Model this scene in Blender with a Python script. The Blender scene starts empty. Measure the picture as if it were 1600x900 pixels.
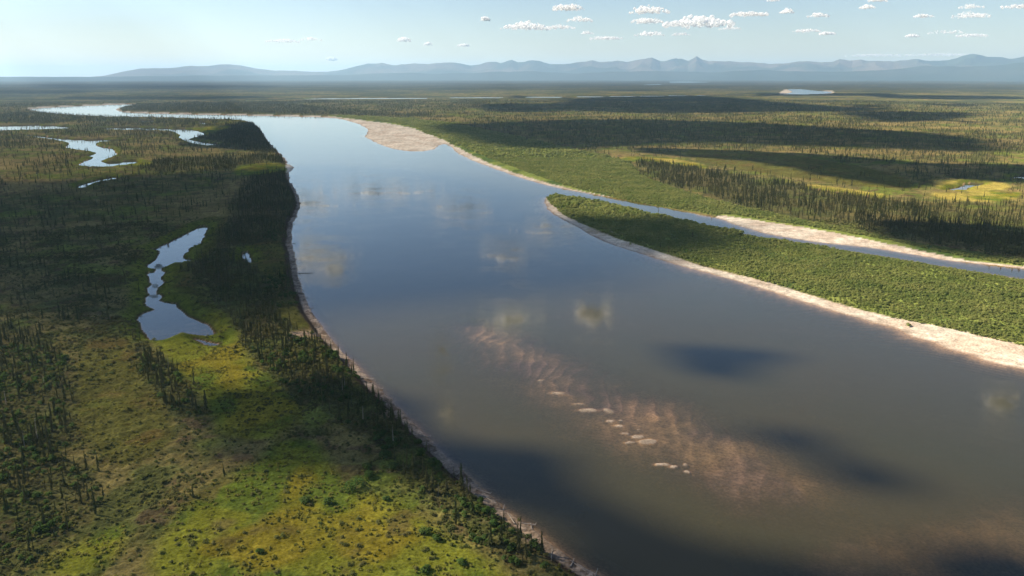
import bpy, math, random
import numpy as np
R = math.radians
random.seed(7)
rng = np.random.default_rng(11)
S = bpy.context.scene
COL = S.collection

# ------------------------------------------------------------------ camera
H = 150.0                     # camera height above the river, metres
PITCH = R(14.92)
FPX = 1244.0                  # focal length in photograph pixels (1600 wide)
cam = bpy.data.cameras.new('camera')
cam.sensor_width = 36.0
cam.lens = 36.0 * FPX / 1600.0
cam.clip_start = 1.0
cam.clip_end = 200000.0
camo = bpy.data.objects.new('camera', cam)
COL.objects.link(camo)
camo.location = (0, 0, H)
camo.rotation_euler = (R(90) - PITCH, 0, 0)
S.camera = camo

# ------------------------------------------------------------------ light
SUN_EL = R(35)
SUN_AZ = R(-71)               # from +Y towards +X; the sun is to the left, slightly ahead
w = bpy.data.worlds.new('World')
S.world = w
w.use_nodes = True
nt = w.node_tree
bg = nt.nodes['Background']
sky = nt.nodes.new('ShaderNodeTexSky')
sky.sky_type = 'NISHITA'
sky.sun_disc = False
sky.sun_elevation = SUN_EL
sky.sun_rotation = SUN_AZ
sky.altitude = 300
sky.air_density = 1.0
sky.dust_density = 0.1
sky.ozone_density = 2.0
wb = nt.nodes.new('ShaderNodeVectorMath'); wb.operation = 'MULTIPLY'; wb.inputs[1].default_value = (1.0, .975, 1.0)   # neutral daylight balance
nt.links.new(sky.outputs['Color'], wb.inputs[0]); nt.links.new(wb.outputs[0], bg.inputs['Color'])
bg.inputs['Strength'].default_value = 0.052
sun = bpy.data.lights.new('sun', 'SUN')
sun.energy = 5.0
sun.angle = R(0.6)
sun.color = (1.0, 0.87, 0.68)
suno = bpy.data.objects.new('sun', sun)
COL.objects.link(suno)
SD = (math.sin(SUN_AZ) * math.cos(SUN_EL), math.cos(SUN_AZ) * math.cos(SUN_EL), math.sin(SUN_EL))
from mathutils import Vector, Matrix
suno.rotation_euler = Vector(SD).to_track_quat('Z', 'Y').to_euler()
suno.location = (0, 0, 3000)
S.view_settings.view_transform = 'Standard'
S.view_settings.look = 'None'
S.view_settings.exposure = 1.33
S.view_settings.gamma = 1.0
S.cycles.use_denoising = True
S.cycles.max_bounces = 10
S.cycles.diffuse_bounces = 7
S.cycles.glossy_bounces = 3
S.cycles.volume_bounces = 1
S.cycles.transparent_max_bounces = 24
S.cycles.sample_clamp_indirect = 6.0

# ------------------------------------------------------------------ helpers
def tag(o, label=None, cat=None, group=None, kind=None):
    if label: o['label'] = label
    if cat: o['category'] = cat
    if group: o['group'] = group
    if kind: o['kind'] = kind
    return o

def link(name, me, mat=None, parent=None):
    o = bpy.data.objects.new(name, me)
    COL.objects.link(o)
    if mat and me and not me.materials: me.materials.append(mat)
    if parent: o.parent = parent
    return o

def mesh(name, V, F, smooth=False):
    """V (n,3) float array, F (m,k) int array or list of faces."""
    me = bpy.data.meshes.new(name)
    if isinstance(F, np.ndarray):
        m, k = F.shape
        me.vertices.add(len(V)); me.vertices.foreach_set('co', np.asarray(V, np.float32).ravel())
        me.loops.add(m * k); me.loops.foreach_set('vertex_index', F.astype(np.int32).ravel())
        me.polygons.add(m); me.polygons.foreach_set('loop_start', (np.arange(m) * k).astype(np.int32))
        me.update(calc_edges=True)
    else:
        me.from_pydata([tuple(v) for v in V], [], F)
    if smooth:
        me.polygons.foreach_set('use_smooth', np.ones(len(me.polygons), bool))
    me.update()
    return me

def ground_at(px, py, z=0.0):
    """Point of the plane at height z seen at a pixel of the photograph."""
    x = (px - 800.0) / FPX
    v = (450.0 - py) / FPX
    d = (x, math.cos(PITCH) + v * math.sin(PITCH), -math.sin(PITCH) + v * math.cos(PITCH))
    t = (z - H) / d[2]
    return (d[0] * t, d[1] * t)

def project(X, Y, Z):
    """World -> photograph pixels."""
    c, s = math.cos(PITCH), math.sin(PITCH)
    dz = Z - H
    dep = Y * c - dz * s
    up = Y * s + dz * c
    return 800 + FPX * X / dep, 450 - FPX * up / dep

def smooth_poly(P, n=4):
    """Closed Catmull-Rom through the pixel points."""
    P = np.array(P, float); out = []
    N = len(P)
    for i in range(N):
        p0, p1, p2, p3 = P[i - 1], P[i], P[(i + 1) % N], P[(i + 2) % N]
        for k in range(n):
            t = k / n
            out.append(0.5 * ((2 * p1) + (-p0 + p2) * t + (2 * p0 - 5 * p1 + 4 * p2 - p3) * t * t + (-p0 + 3 * p1 - 3 * p2 + p3) * t ** 3))
    return np.array(out)

def wpoly(P, n=3):
    Q = smooth_poly(P, n) if n > 1 else np.array(P, float)
    Q[:, 1] = np.maximum(Q[:, 1], 121.0)
    return np.array([ground_at(x, y) for x, y in Q])

def sdist(poly, X, Y, margin):
    """Signed distance, positive inside; -margin beyond the margin."""
    out = np.full(X.shape, -float(margin))
    x0, y0 = poly.min(0) - margin; x1, y1 = poly.max(0) + margin
    idx = np.nonzero((X > x0) & (X < x1) & (Y > y0) & (Y < y1))[0]
    if len(idx) == 0: return out
    x = X[idx]; y = Y[idx]
    best = np.full(x.shape, 1e18); inside = np.zeros(x.shape, bool)
    A = poly; B = np.roll(poly, -1, axis=0)
    for (ax, ay), (bx, by) in zip(A, B):
        ex, ey = bx - ax, by - ay
        L = ex * ex + ey * ey
        if L < 1e-9: continue
        wx = x - ax; wy = y - ay
        t = np.clip((wx * ex + wy * ey) / L, 0, 1)
        dx = wx - t * ex; dy = wy - t * ey
        np.minimum(best, dx * dx + dy * dy, out=best)
        if ay != by:
            c = (ay > y) != (by > y)
            inside ^= c & (wx < ex * wy / ey if ey > 0 else wx < ex * wy / ey)
    d = np.sqrt(best)
    out[idx] = np.where(inside, d, -np.minimum(d, margin))
    return out

def h2(ix, iy, seed):
    a = (ix.astype(np.int64) * 374761393 + iy.astype(np.int64) * 668265263 + seed * 2147483647) & 0xFFFFFFFF
    a = ((a ^ (a >> 13)) * 1274126177) & 0xFFFFFFFF
    a = a ^ (a >> 16)
    return (a & 0xFFFFFF).astype(np.float32) / 16777215.0

def vnoise(x, y, seed=0):
    ix = np.floor(x); iy = np.floor(y)
    fx = (x - ix).astype(np.float32); fy = (y - iy).astype(np.float32)
    fx = fx * fx * (3 - 2 * fx); fy = fy * fy * (3 - 2 * fy)
    ix = ix.astype(np.int64); iy = iy.astype(np.int64)
    a = h2(ix, iy, seed); b = h2(ix + 1, iy, seed); c = h2(ix, iy + 1, seed); d = h2(ix + 1, iy + 1, seed)
    return (a + (b - a) * fx) * (1 - fy) + (c + (d - c) * fx) * fy

def fbm(x, y, size, octv=4, seed=0):
    """0..1 noise, coarsest features about size metres."""
    s = 0.0; amp = 1.0; tot = 0.0
    for k in range(octv):
        f = 2.03 ** k / size
        s = s + amp * vnoise(x * f + 17.3 * k, y * f - 9.1 * k, seed + k * 13)
        tot += amp; amp *= 0.5
    return s / tot

def sstep(a, b, x):
    t = np.clip((x - a) / (b - a), 0, 1)
    return t * t * (3 - 2 * t)

def mixc(c, col, m):
    return c * (1 - m[:, None]) + np.array(col, np.float32)[None, :] * m[:, None]

# ------------------------------------------------------------------ the lie of the land, traced on the photograph, laid out in metres
def extend(p, q, dist):
    """World point dist metres beyond q on the line p -> q (both pixels)."""
    a = np.array(ground_at(*p)); b = np.array(ground_at(*q))
    u = (b - a) / np.linalg.norm(b - a)
    return b + u * dist

left_bank = [(935, 900), (900, 879), (862, 850), (824, 820), (790, 797), (760, 771), (730, 745), (700, 716), (668, 686), (640, 655), (607, 623),
             (577, 592), (547, 562), (522, 536), (505, 514), (489, 492), (477, 466), (468, 440), (463, 416), (459, 395), (455, 372), (458, 350),
             (469, 324), (467, 308), (457, 290), (451, 275), (452, 269), (460, 262), (450, 256), (447, 250), (438, 240), (424, 226), (413, 211), (405, 199), (392, 191),
             (372, 187), (340, 186.4), (300, 185), (240, 183), (190, 182.4), (150, 181.4), (110, 179.4), (75, 176), (50, 172.4)]
far_bank = [(47, 170.5), (75, 168.5), (120, 166), (160, 164.6), (195, 163.2), (206, 162.6), (211, 163.6), (198, 166), (183, 169.5), (183, 173),
            (195, 175.5), (215, 177), (250, 178.2), (300, 179.2), (350, 180), (400, 181), (450, 182), (515, 184), (540, 188), (563, 195),
            (573, 202), (574, 208), (569, 213), (584, 221), (605, 230), (630, 235.5), (660, 236.5), (678, 233), (684, 228), (696, 225), (706, 231), (716, 240),
            (735, 249), (765, 261), (800, 273), (840, 286), (870, 293), (900, 299), (950, 308), (1000, 317.5), (1050, 327), (1100, 337), (1125, 342),
            (1150, 352), (1180, 360), (1200, 366), (1250, 374.5), (1300, 381), (1350, 386), (1400, 393), (1440, 400), (1500, 409.5), (1550, 414), (1600, 420)]
chan_low = [(1600, 437), (1500, 423), (1400, 405), (1300, 389), (1260, 381), (1200, 374), (1167, 369), (1150, 364), (1100, 353.4), (1050, 343.5), (1000, 331.6), (950, 320),
            (900, 311.5), (875, 307.4), (858, 308), (852, 313)]
island_edge = [(852, 320), (858, 329), (873, 340), (902, 355), (922, 367), (962, 384), (1002, 397), (1052, 412), (1100, 425), (1150, 439), (1200, 454),
               (1250, 470), (1300, 485), (1350, 500), (1400, 514), (1425, 527), (1460, 535), (1480, 546), (1520, 555), (1540, 565), (1600, 577)]
rv = [extend((862, 850), (935, 900), 500)]
def smooth_open(P, n=3):
    P = np.array(P, float); out = []
    for i in range(len(P) - 1):
        p0, p1, p2, p3 = P[max(i - 1, 0)], P[i], P[i + 1], P[min(i + 2, len(P) - 1)]
        for k in range(n):
            t = k / n
            out.append(0.5 * ((2 * p1) + (-p0 + p2) * t + (2 * p0 - 5 * p1 + 4 * p2 - p3) * t * t + (-p0 + 3 * p1 - 3 * p2 + p3) * t ** 3))
    out.append(P[-1])
    return np.array([ground_at(x, y) for x, y in out])
rv += list(smooth_open(left_bank + far_bank, 2))
rv += [extend((1500, 409.5), (1600, 420), 900), extend((1500, 423), (1600, 437), 800)]
rv += list(smooth_open(chan_low + island_edge, 2))
rv += [extend((1400, 514), (1600, 577), 700)]
RIVER = np.array(rv)

PONDS = {
 'upper bog pond': [(320, 353.5), (324, 361), (316, 374), (313, 383), (298, 387), (296, 393), (288, 398), (290, 404), (300, 408), (285, 411), (262, 416), (250, 420), (236, 420), (228, 416), (240, 408), (247, 398), (246, 391), (222, 392), (240, 389),
      (262, 381), (268, 377), (284, 369), (300, 362), (311, 355)],
 'neck': [(230, 427), (240, 426), (245, 414), (253, 416), (252, 424), (260, 426), (253, 433), (256, 441), (250, 447), (242, 450), (233, 440)],
 'small neck': [(230, 450), (238, 444), (246, 447), (244, 456), (246, 463), (236, 464), (230, 456)],
 'lower bog pond': [(228, 465), (236, 461), (250, 460), (253, 465), (250, 470), (262, 473), (275, 474), (279, 482), (290, 491), (306, 500), (324, 507), (336, 520), (333, 525),
      (315, 524), (295, 522), (276, 523), (262, 529), (250, 534), (234, 532), (226, 520), (219, 508), (216, 495), (226, 489), (241, 484), (230, 478)],
 'tiny pond': [(379, 395), (386, 394), (390, 402), (394, 411), (389, 412.5), (380, 406), (377, 400)],
 'creek': [(304, 530), (318, 532), (336, 536.5), (346, 537), (336, 542), (322, 540), (312, 535)],
 'sliver': [(121, 293), (130, 288), (145, 283), (178, 276.5), (178, 281), (160, 284.5), (142, 287.5), (130, 295)],
 'west lake': [(-80, 199), (0, 197), (40, 196), (85, 197), (111, 199.6), (90, 202), (40, 203), (0, 204), (-80, 205)],
 'middle reach': [(150, 200.5), (200, 199.5), (240, 200.5), (276, 202), (300, 203), (316, 207), (318, 212), (297, 216.5), (305, 220), (325, 223.5), (354, 226.5),
      (345, 228.5), (315, 227), (294, 222), (280, 215), (279, 209), (262, 205), (220, 203.5), (170, 203)],
 'winding creek': [(22, 210), (60, 212.5), (92, 216.5), (130, 218.5), (205, 219.2), (196, 221.4), (158, 222.2), (150, 226), (160, 230), (176, 233), (183, 241), (172, 247), (158, 252),
      (166, 254.6), (190, 253), (206, 251), (216, 255), (190, 260), (170, 262), (150, 262), (129, 260), (124, 257), (142, 248), (146, 246), (123, 243.5), (148, 241), (145, 238), (122, 234.5), (103, 231), (108, 224), (90, 220), (62, 215.4)],
 'north pool': [(216, 189.5), (230, 188.3), (241, 189.6), (232, 191.5), (222, 191.3)],
 'north pool b': [(311, 192), (320, 191.6), (327, 193.4), (318, 194.6)],
 'flashing pool': [(1478, 299), (1490, 294.5), (1503, 292), (1508, 287.6), (1530, 286.8), (1534, 290), (1513, 293.6), (1506, 299), (1492, 298.6)],
 'edge pool': [(1582, 276.5), (1600, 275), (1650, 276), (1650, 281), (1600, 281), (1584, 279)],
 'meadow creek': [(1268, 296.5), (1290, 298.5), (1330, 305), (1370, 310), (1366, 311.4), (1325, 307), (1285, 301)],
 'far river': [(1228, 146.6), (1238, 143.6), (1230, 139.4), (1250, 139), (1275, 141.6), (1297, 143.2), (1300, 144.6), (1285, 146.6), (1250, 147.6)],
 'farther river': [(1046, 127.3), (1062, 126.4), (1092, 127.4), (1110, 128.6), (1080, 130), (1050, 129.8)],
 'farthest river': [(1006, 132.2), (1030, 131.2), (1033, 132.4), (1010, 133.3)],
 'north reach': [(922, 124.4), (960, 124.6), (1000, 126), (990, 126.8), (950, 126), (922, 125.6)],
 'thin reach': [(440, 154.6), (600, 153.2), (740, 152.2), (900, 151), (1060, 149.2), (1180, 148.2), (1060, 150.4), (900, 152.2), (740, 153.4), (600, 154.6), (440, 155.6)],
}
WATERS = {k: wpoly(v, 3) for k, v in PONDS.items()}

SANDS = [wpoly(p, 2) for p in [
 [(515, 182), (560, 187), (600, 191), (630, 196), (655, 203), (664, 209), (690, 217), (704, 226), (690, 240), (630, 242), (570, 225), (556, 205), (540, 192)],
 [(702, 226), (724, 232), (760, 247), (800, 262), (850, 280), (905, 297), (950, 306), (950, 311), (900, 302), (840, 291), (760, 266), (705, 240)],
 [(1125, 336), (1200, 347), (1300, 362.5), (1400, 381), (1480, 399), (1560, 412), (1600, 417), (1600, 424), (1500, 418), (1400, 400), (1300, 388), (1200, 372), (1128, 350)],
 [(846, 308), (858, 311), (872, 330), (910, 351), (960, 373), (1020, 392), (1100, 418), (1200, 443), (1300, 474), (1400, 500), (1480, 516), (1540, 530), (1600, 544), (1720, 577), (1850, 612), (1850, 680), (1600, 592), (1400, 540), (1200, 468), (1000, 408), (860, 348), (842, 322)],
 [(449, 254), (462, 261), (454, 271), (447, 268)],
 [(44, 169), (120, 165.4), (196, 162.2), (197, 163.8), (120, 167), (56, 171)],
 [(179, 168.6), (186, 169.5), (190, 174), (220, 176), (300, 178), (400, 179.9), (516, 182.6), (516, 185), (400, 182), (200, 178), (176, 173)],
 [(1222, 142), (1230, 139.6), (1241, 143), (1232, 148), (1218, 147)],
 [(1284, 142.6), (1300, 141.6), (1301, 145.8), (1286, 147)],
]]
WILLOW = [wpoly(p, 2) for p in [
 [(510, 181), (600, 184), (700, 193), (800, 213), (900, 236), (985, 254), (1000, 276), (1100, 310), (1200, 334), (1350, 366), (1450, 386), (1600, 410), (1760, 432), (1760, 440), (1600, 418),
  (1500, 407), (1300, 366), (1130, 339), (950, 308), (850, 286), (760, 255), (700, 224), (640, 200), (560, 188)],
 [(853, 312), (872, 306), (950, 317), (1050, 340), (1200, 373), (1400, 404), (1600, 436), (1900, 485), (1900, 625), (1720, 577), (1540, 531), (1400, 500), (1200, 443), (1020, 392), (910, 351), (872, 330)],
]]
MEADOW = [wpoly(p, 2) for p in [
 [(236, 538), (258, 530), (300, 524), (345, 514), (378, 530), (384, 565), (425, 600), (465, 640), (470, 665), (430, 700), (350, 690), (318, 640), (285, 590), (250, 560)],
 [(230, 900), (280, 820), (330, 770), (400, 735), (430, 700), (500, 705), (540, 770), (600, 790), (660, 800), (690, 840), (760, 880), (800, 960), (330, 960)],
 [(60, 900), (130, 860), (200, 835), (190, 880), (120, 930)],
 [(1455, 306), (1500, 305), (1560, 303), (1597, 306), (1590, 314), (1560, 320), (1480, 317)],
 [(1465, 290), (1500, 285), (1540, 285), (1578, 293), (1570, 301), (1520, 304), (1480, 302), (1465, 296)],
 [(880, 246), (960, 248), (1040, 250), (1090, 258), (1110, 268), (1060, 262), (1000, 254), (900, 252)],
 [(1260, 292), (1300, 296), (1380, 308), (1370, 313), (1300, 306), (1262, 298)],
 [(375, 262), (430, 257), (447, 262), (440, 272), (370, 278)],
 [(205, 252), (236, 254), (230, 262), (150, 264), (210, 258)],
 [(240, 205), (330, 200), (360, 198), (355, 204), (318, 214), (300, 208)],
]]
OPENBOG = [wpoly(p, 2) for p in [
 [(225, 392), (260, 372), (310, 348), (350, 345), (345, 375), (330, 400), (300, 416), (300, 440), (320, 470), (345, 500), (340, 515), (300, 527), (240, 540), (210, 520), (205, 480), (215, 440)],
 [(400, 385), (440, 382), (450, 400), (452, 430), (430, 440), (400, 425), (385, 415), (370, 400)],
 [(435, 490), (480, 488), (505, 520), (500, 538), (465, 535), (440, 515)],
 [(140, 545), (205, 540), (215, 590), (250, 640), (270, 700), (200, 740), (130, 700), (120, 620)],
 [(1080, 236), (1200, 240), (1300, 256), (1400, 276), (1420, 298), (1300, 290), (1180, 272), (1090, 254)],
]]
# spruce stands: polygon, trees per square metre
STANDS = [(wpoly(p, 2), d) for p, d in [
 ([(365, 497), (430, 503), (465, 537), (510, 545), (545, 576), (600, 632), (655, 690), (640, 715), (570, 685), (500, 640), (440, 600), (390, 555), (372, 525)], 0.125),
 ([(640, 680), (700, 728), (760, 785), (820, 832), (900, 890), (960, 960), (850, 940), (780, 870), (700, 810), (640, 765), (600, 720)], 0.022),
 ([(204, 524), (222, 538), (262, 578), (300, 625), (320, 655), (290, 662), (255, 640), (228, 600), (208, 565)], 0.05),
 ([(-80, 520), (30, 520), (70, 545), (112, 590), (120, 640), (105, 700), (60, 735), (0, 740), (-80, 740)], 0.045),
 ([(-120, 740), (30, 728), (120, 735), (150, 770), (150, 830), (100, 860), (40, 900), (-120, 960)], 0.028),
 ([(285, 424), (330, 402), (352, 396), (385, 420), (415, 455), (432, 495), (395, 500), (360, 493), (345, 465), (325, 440)], 0.10),
 ([(335, 378), (365, 350), (372, 315), (395, 285), (435, 268), (452, 285), (465, 310), (462, 335), (452, 352), (450, 378), (400, 388), (360, 388)], 0.09),
 ([(432, 440), (462, 430), (480, 475), (470, 490), (440, 485)], 0.03),
 ([(-80, 310), (0, 310), (120, 290), (260, 268), (360, 262), (430, 250), (440, 262), (380, 280), (350, 330), (300, 345), (250, 372), (215, 395), (205, 440), (212, 505), (150, 520), (0, 515), (-80, 515)], 0.008),
 ([(230, 256), (300, 250), (380, 246), (445, 246), (448, 258), (380, 265), (300, 272), (220, 268)], 0.03),
 ([(325, 214), (345, 203), (390, 192), (408, 205), (425, 228), (440, 240), (400, 240), (340, 232)], 0.035),
 ([(0, 205), (60, 206), (120, 215), (200, 214), (270, 217), (280, 235), (200, 245), (185, 232), (100, 226), (40, 216), (0, 218)], 0.005),
 ([(0, 180), (60, 177), (140, 184), (260, 187), (330, 190), (330, 197), (200, 196), (100, 193), (0, 192)], 0.016),
 ([(205, 164), (260, 163), (400, 162), (520, 170), (600, 178), (700, 184), (640, 184), (520, 180), (400, 178), (260, 176), (205, 174)], 0.018),
 ([(1000, 256), (1040, 254), (1090, 266), (1160, 281), (1250, 292), (1330, 306), (1420, 325), (1500, 338), (1600, 345), (1760, 370), (1760, 425), (1600, 405), (1520, 392), (1400, 372), (1290, 350), (1180, 330), (1090, 304), (1020, 284)], 0.040),
 ([(1230, 262), (1330, 270), (1420, 290), (1400, 305), (1320, 298), (1240, 282)], 0.006),
 ([(700, 200), (850, 190), (1100, 190), (1350, 205), (1550, 225), (1550, 262), (1420, 262), (1200, 236), (1000, 236), (850, 225)], 0.008),
 ([(1430, 255), (1600, 262), (1600, 285), (1500, 282), (1430, 290)], 0.01),
 ([(1420, 320), (1460, 322), (1600, 322), (1760, 320), (1760, 360), (1600, 350), (1480, 340)], 0.022),
]]
BAR = wpoly([(705, 512), (760, 502), (830, 528), (900, 558), (960, 588), (1060, 622), (1150, 662), (1240, 705), (1320, 765), (1290, 800), (1180, 806), (1080, 775), (1000, 738), (920, 700), (850, 650), (790, 600), (735, 560)], 2)
BAR2 = wpoly([(960, 745), (1120, 800), (1300, 800), (1450, 770), (1640, 760), (1750, 1000), (1250, 1000), (1150, 880), (1050, 820)], 2)
ISLETS = [(872, 614, 11, 2.2, 0), (845, 594, 6, 1.2, 0.3), (919, 641, 17, 3.2, 0), (951, 642, 7, 5, .6), (905, 631, 9, .9, 0), (954, 658, 7, 2.4, 0), (970, 657, 4, 1.2, 0), (968, 665.5, 8, 2.3, 0), (977, 677, 8, 2.3, 0), (997, 682, 10, 3.4, .25),
          (1012, 690, 16, 4.5, .35), (985, 691, 10, 2, .15), (1035, 725.5, 12, 2.4, 0), (1053, 729, 7, 2.6, .3), (1071, 726, 4, 2.6, .3), (1073, 737, 5, 3, .4), (998, 671, 3, 1, 0)]
ISL = [(ground_at(x, y), 1.0 * a * math.hypot(*ground_at(x, y)) / FPX, b * (math.hypot(*ground_at(x, y)) ** 2) / (H * FPX), t) for x, y, a, b, t in ISLETS]

def lay(X, Y):
    """Everything about the place at world points: distances, masks, height."""
    r = np.hypot(X, Y)
    wob = np.clip(r / 900, 0.25, 3.0)
    wx = X + (fbm(X, Y, 14, 3, 5) - .5) * 5 * wob
    wy = Y + (fbm(X, Y, 14, 3, 6) - .5) * 5 * wob
    L = {'r': r}
    d_r = sdist(RIVER, wx, wy, 200)
    d_p = np.full(X.shape, -200.0)
    for k, p in WATERS.items():
        d_p = np.maximum(d_p, sdist(p, wx, wy, 200))
    L['d_r'] = d_r; L['d_p'] = d_p
    d = np.maximum(d_r, d_p); L['d'] = d
    sand = np.full(X.shape, -60.0)
    for p in SANDS: sand = np.maximum(sand, sdist(p, wx, wy, 60))
    L['sand'] = sand
    L['willow'] = np.max([sdist(p, wx, wy, 60) for p in WILLOW], axis=0)
    L['meadow'] = np.max([sdist(p, wx, wy, 60) for p in MEADOW], axis=0)
    L['bog'] = np.max([sdist(p, wx, wy, 60) for p in OPENBOG], axis=0)
    # ---- tree density
    edge = 2.0 + r / 90
    base_n = fbm(X, Y, 90, 4, 31)
    big_n = fbm(X, Y, 420, 3, 37)
    dens = 0.0045 * sstep(.42, .62, base_n) + 0.0006
    dens = dens + sstep(1200, 2500, r) * (0.0055 * sstep(.40, .62, base_n * .55 + big_n * .45) + .001)
    for p, dd in STANDS:
        s = sdist(p, wx, wy, 80)
        m = sstep(-edge, edge, s)
        n = sstep(.30, .58, fbm(X, Y, 22, 3, 41))
        dens = dens * (1 - m) + m * dd * (0.35 + 0.9 * n)
    dens *= 1 - sstep(-6, 4, L['willow']) * .97
    dens *= 1 - sstep(-3, 3, L['meadow']) * .97
    dens *= 1 - sstep(-3, 3, L['bog']) * .8
    dens *= (sand < -3) & (d_r < -5) & (d_p < -4 - 4 * np.clip(r / 1500, 0, 1))
    L['dens'] = dens
    # ---- height, metres above the water
    gentle = sstep(-14, 2, sand)
    bank = 0.35 + 2.6 * sstep(4.2, 8.5, -d_r) + 0.6 * sstep(8, 60, -d_r)
    low = 0.12 + 1.2 * sstep(0, 26, -d_r) + 0.8 * sstep(0, 10, L['willow']) 
    lowside = np.maximum(gentle, sstep(-30, 0, L['willow']))
    land = bank * (1 - lowside) + low * lowside
    near_p = sstep(-9, -.5, d_p)
    land = land * (1 - near_p) + (0.25 + 0.10 * np.clip(-d_p, 0, 9)) * near_p
    land += (fbm(X, Y, 60, 3, 51) - .5) * 1.6 * (1 - gentle) * (1 - near_p) * sstep(5, 25, -d_r)
    flat = sstep(-150, -20, d) 
    land += (fbm(X, Y, 1900, 3, 53) - .42) * np.clip((r - 3500) / 9000, 0, 1) * 34 * (1 - flat)
    rough = (fbm(X, Y, 2.6, 2, 61) - .5) * 1.35 + (fbm(X, Y, 7, 2, 62) - .5) * .9
    land += rough * (1 - sstep(-3, 1, sand)) * sstep(6, 14, -d_r) * sstep(.5, 8, -d_p) * (1 - .65 * sstep(-3, 3, L['meadow'])) * (r < 1600)
    # logs, stones and slumps of the cut bank
    land += (fbm(X, Y, 1.6, 2, 64) - .5) * .9 * sstep(.3, 2, -d_r) * sstep(9, 5, -d_r) * (1 - lowside) * (r < 1500)
    # ---- bed
    shelf = 0.06 + 0.10 * np.clip(-sand, 0, 60)
    depth = np.where(sand > -25, 0.12, 0.30) * np.clip(d_r, 0, 40) + .03
    depth = np.minimum(depth, 3.2)
    depth *= 0.75 + 0.5 * fbm(X, Y, 45, 3, 71)
    bd = sdist(BAR, X + (fbm(X, Y, 16, 2, 72) - .5) * 16, Y + (fbm(X, Y, 16, 2, 73) - .5) * 16, 60)
    b = sstep(-30, 24, bd)
    # current-shaped sand ridges: long crests across the flow, steep on one side
    u = X * .80 - Y * .60; v = X * .60 + Y * .80          # u runs down the bar, v across it
    ww = (fbm(X, Y, 24, 3, 74) - .5)
    ph = u / 8.5 + v / 16.0 + ww * 2.6
    saw = ph - np.floor(ph); saw = np.where(saw < .78, saw / .78, (1 - saw) / .22)
    ph2 = v / 2.6 - u / 24.0 + ww * 3
    rip = .5 + .5 * np.sin(ph2 * 2 * math.pi)
    lower = sstep(2, -10, v - (BAR.mean(0)[0] * .6 + BAR.mean(0)[1] * .8) )
    bar_depth = 0.84 - 0.66 * saw * (1 - .55 * lower) - .20 * rip * lower + 0.7 * (fbm(X, Y, 30, 3, 75) - .5)
    depth = depth * (1 - b) + np.maximum(bar_depth, 0.06) * b
    b2 = sstep(-10, 25, sdist(BAR2, X, Y, 60)) * (1 - b)
    depth = depth * (1 - b2) + (1.45 + 1.6 * (fbm(X, Y, 40, 4, 76) - .5) - .2 * saw) .clip(.12, 3) * b2
    # shallows off the island beach
    sh = sstep(-24, -1, sand) * sstep(0, 3, d_r)
    depth *= 1 - sh * .35 * rip
    depth = np.where(d_r > 0, depth, 0)
    pd = np.minimum(0.09 * np.clip(d_p, 0, 30), .9) * (.35 + 1.1 * fbm(X, Y, 9, 3, 77)) + .04
    isl = np.zeros(X.shape)
    for (cx, cy), a, c, t in ISL:
        ex = (X - cx) * math.cos(t) + (Y - cy) * math.sin(t); ey = -(X - cx) * math.sin(t) + (Y - cy) * math.cos(t)
        q = (ex / max(a, .5)) ** 2 + (ey / max(c, .8)) ** 2
        q = q * (1 + 1.0 * (fbm(X, Y, 2.5, 2, 78) - .5))
        isl = np.maximum(isl, np.exp(-q * .75))
    z = np.where(d_r > 0, -depth, np.where(d_p > 0, -pd, land))
    z = np.where((d_r > 0) & (isl > .15), np.maximum(z, -0.95 + 1.75 * isl).clip(None, .10), z)
    L['isl'] = isl; L['bar'] = b; L['lowside'] = lowside
    L['z'] = z
    return L

# ------------------------------------------------------------------ ground sheet
az_f = np.radians(np.arange(-47, 47.001, 0.095))
az_c = np.radians(np.concatenate([np.arange(51, 309, 6.0)]))
AZ = np.concatenate([az_f, az_c])
dep = np.arange(37.5, 1.9, -0.058)
r_mid = H / np.tan(np.radians(dep))
RR = np.concatenate([np.geomspace(20, r_mid[0] * .985, 26), r_mid, np.geomspace(r_mid[-1] * 1.02, 78000, 130)])
nr, na = len(RR), len(AZ)
gx = (RR[:, None] * np.sin(AZ)[None, :]).ravel()
gy = (RR[:, None] * np.cos(AZ)[None, :]).ravel()
G = lay(gx, gy)
gz = G['z']
# no steep spikes where the tessellation is coarse
idx = np.arange(nr * na).reshape(nr, na)
a = idx[:-1, :]; b_ = idx[1:, :]
a2 = np.roll(a, -1, axis=1); b2_ = np.roll(b_, -1, axis=1)
QUADS = np.stack([a, a2, b2_, b_], axis=-1).reshape(-1, 4)

# ---- what grows or lies on it: surface colours
r = G['r']; n = len(r)
n1 = fbm(gx, gy, 3.2, 3, 101); n2 = fbm(gx, gy, 17, 4, 102); n3 = fbm(gx, gy, 95, 4, 103); n4 = fbm(gx, gy, 600, 4, 104); n5 = fbm(gx, gy, 38, 3, 105)
col = np.tile(np.array([.165, .135, .048], np.float32), (n, 1))                       # lichen and sedge tundra, tawny
col = mixc(col, (.085, .090, .028), sstep(.42, .62, n2))                              # heath, olive
col = mixc(col, (.220, .165, .062), sstep(.55, .70, n3) * .8)                         # dry gold
col = mixc(col, (.115, .145, .024), sstep(.50, .66, n5) * sstep(.62, .40, n3) * .75)  # wet sedge
col = mixc(col, (.095, .062, .036), sstep(.60, .72, fbm(gx, gy, 9, 3, 106)) * .7 * (r < 2500))     # dwarf birch, reddish brown
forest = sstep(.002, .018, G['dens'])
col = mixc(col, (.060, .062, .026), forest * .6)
far = sstep(2500, 6000, r)
fw = sstep(.44, .56, fbm(gx, gy, 260, 5, 107) * .6 + n4 * .4)
col = mixc(col, (.048, .058, .030), far * fw * .8)
col = mixc(col, (.135, .120, .055), far * (1 - fw) * .3)
bog = sstep(-4, 3, G['bog'])
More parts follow.
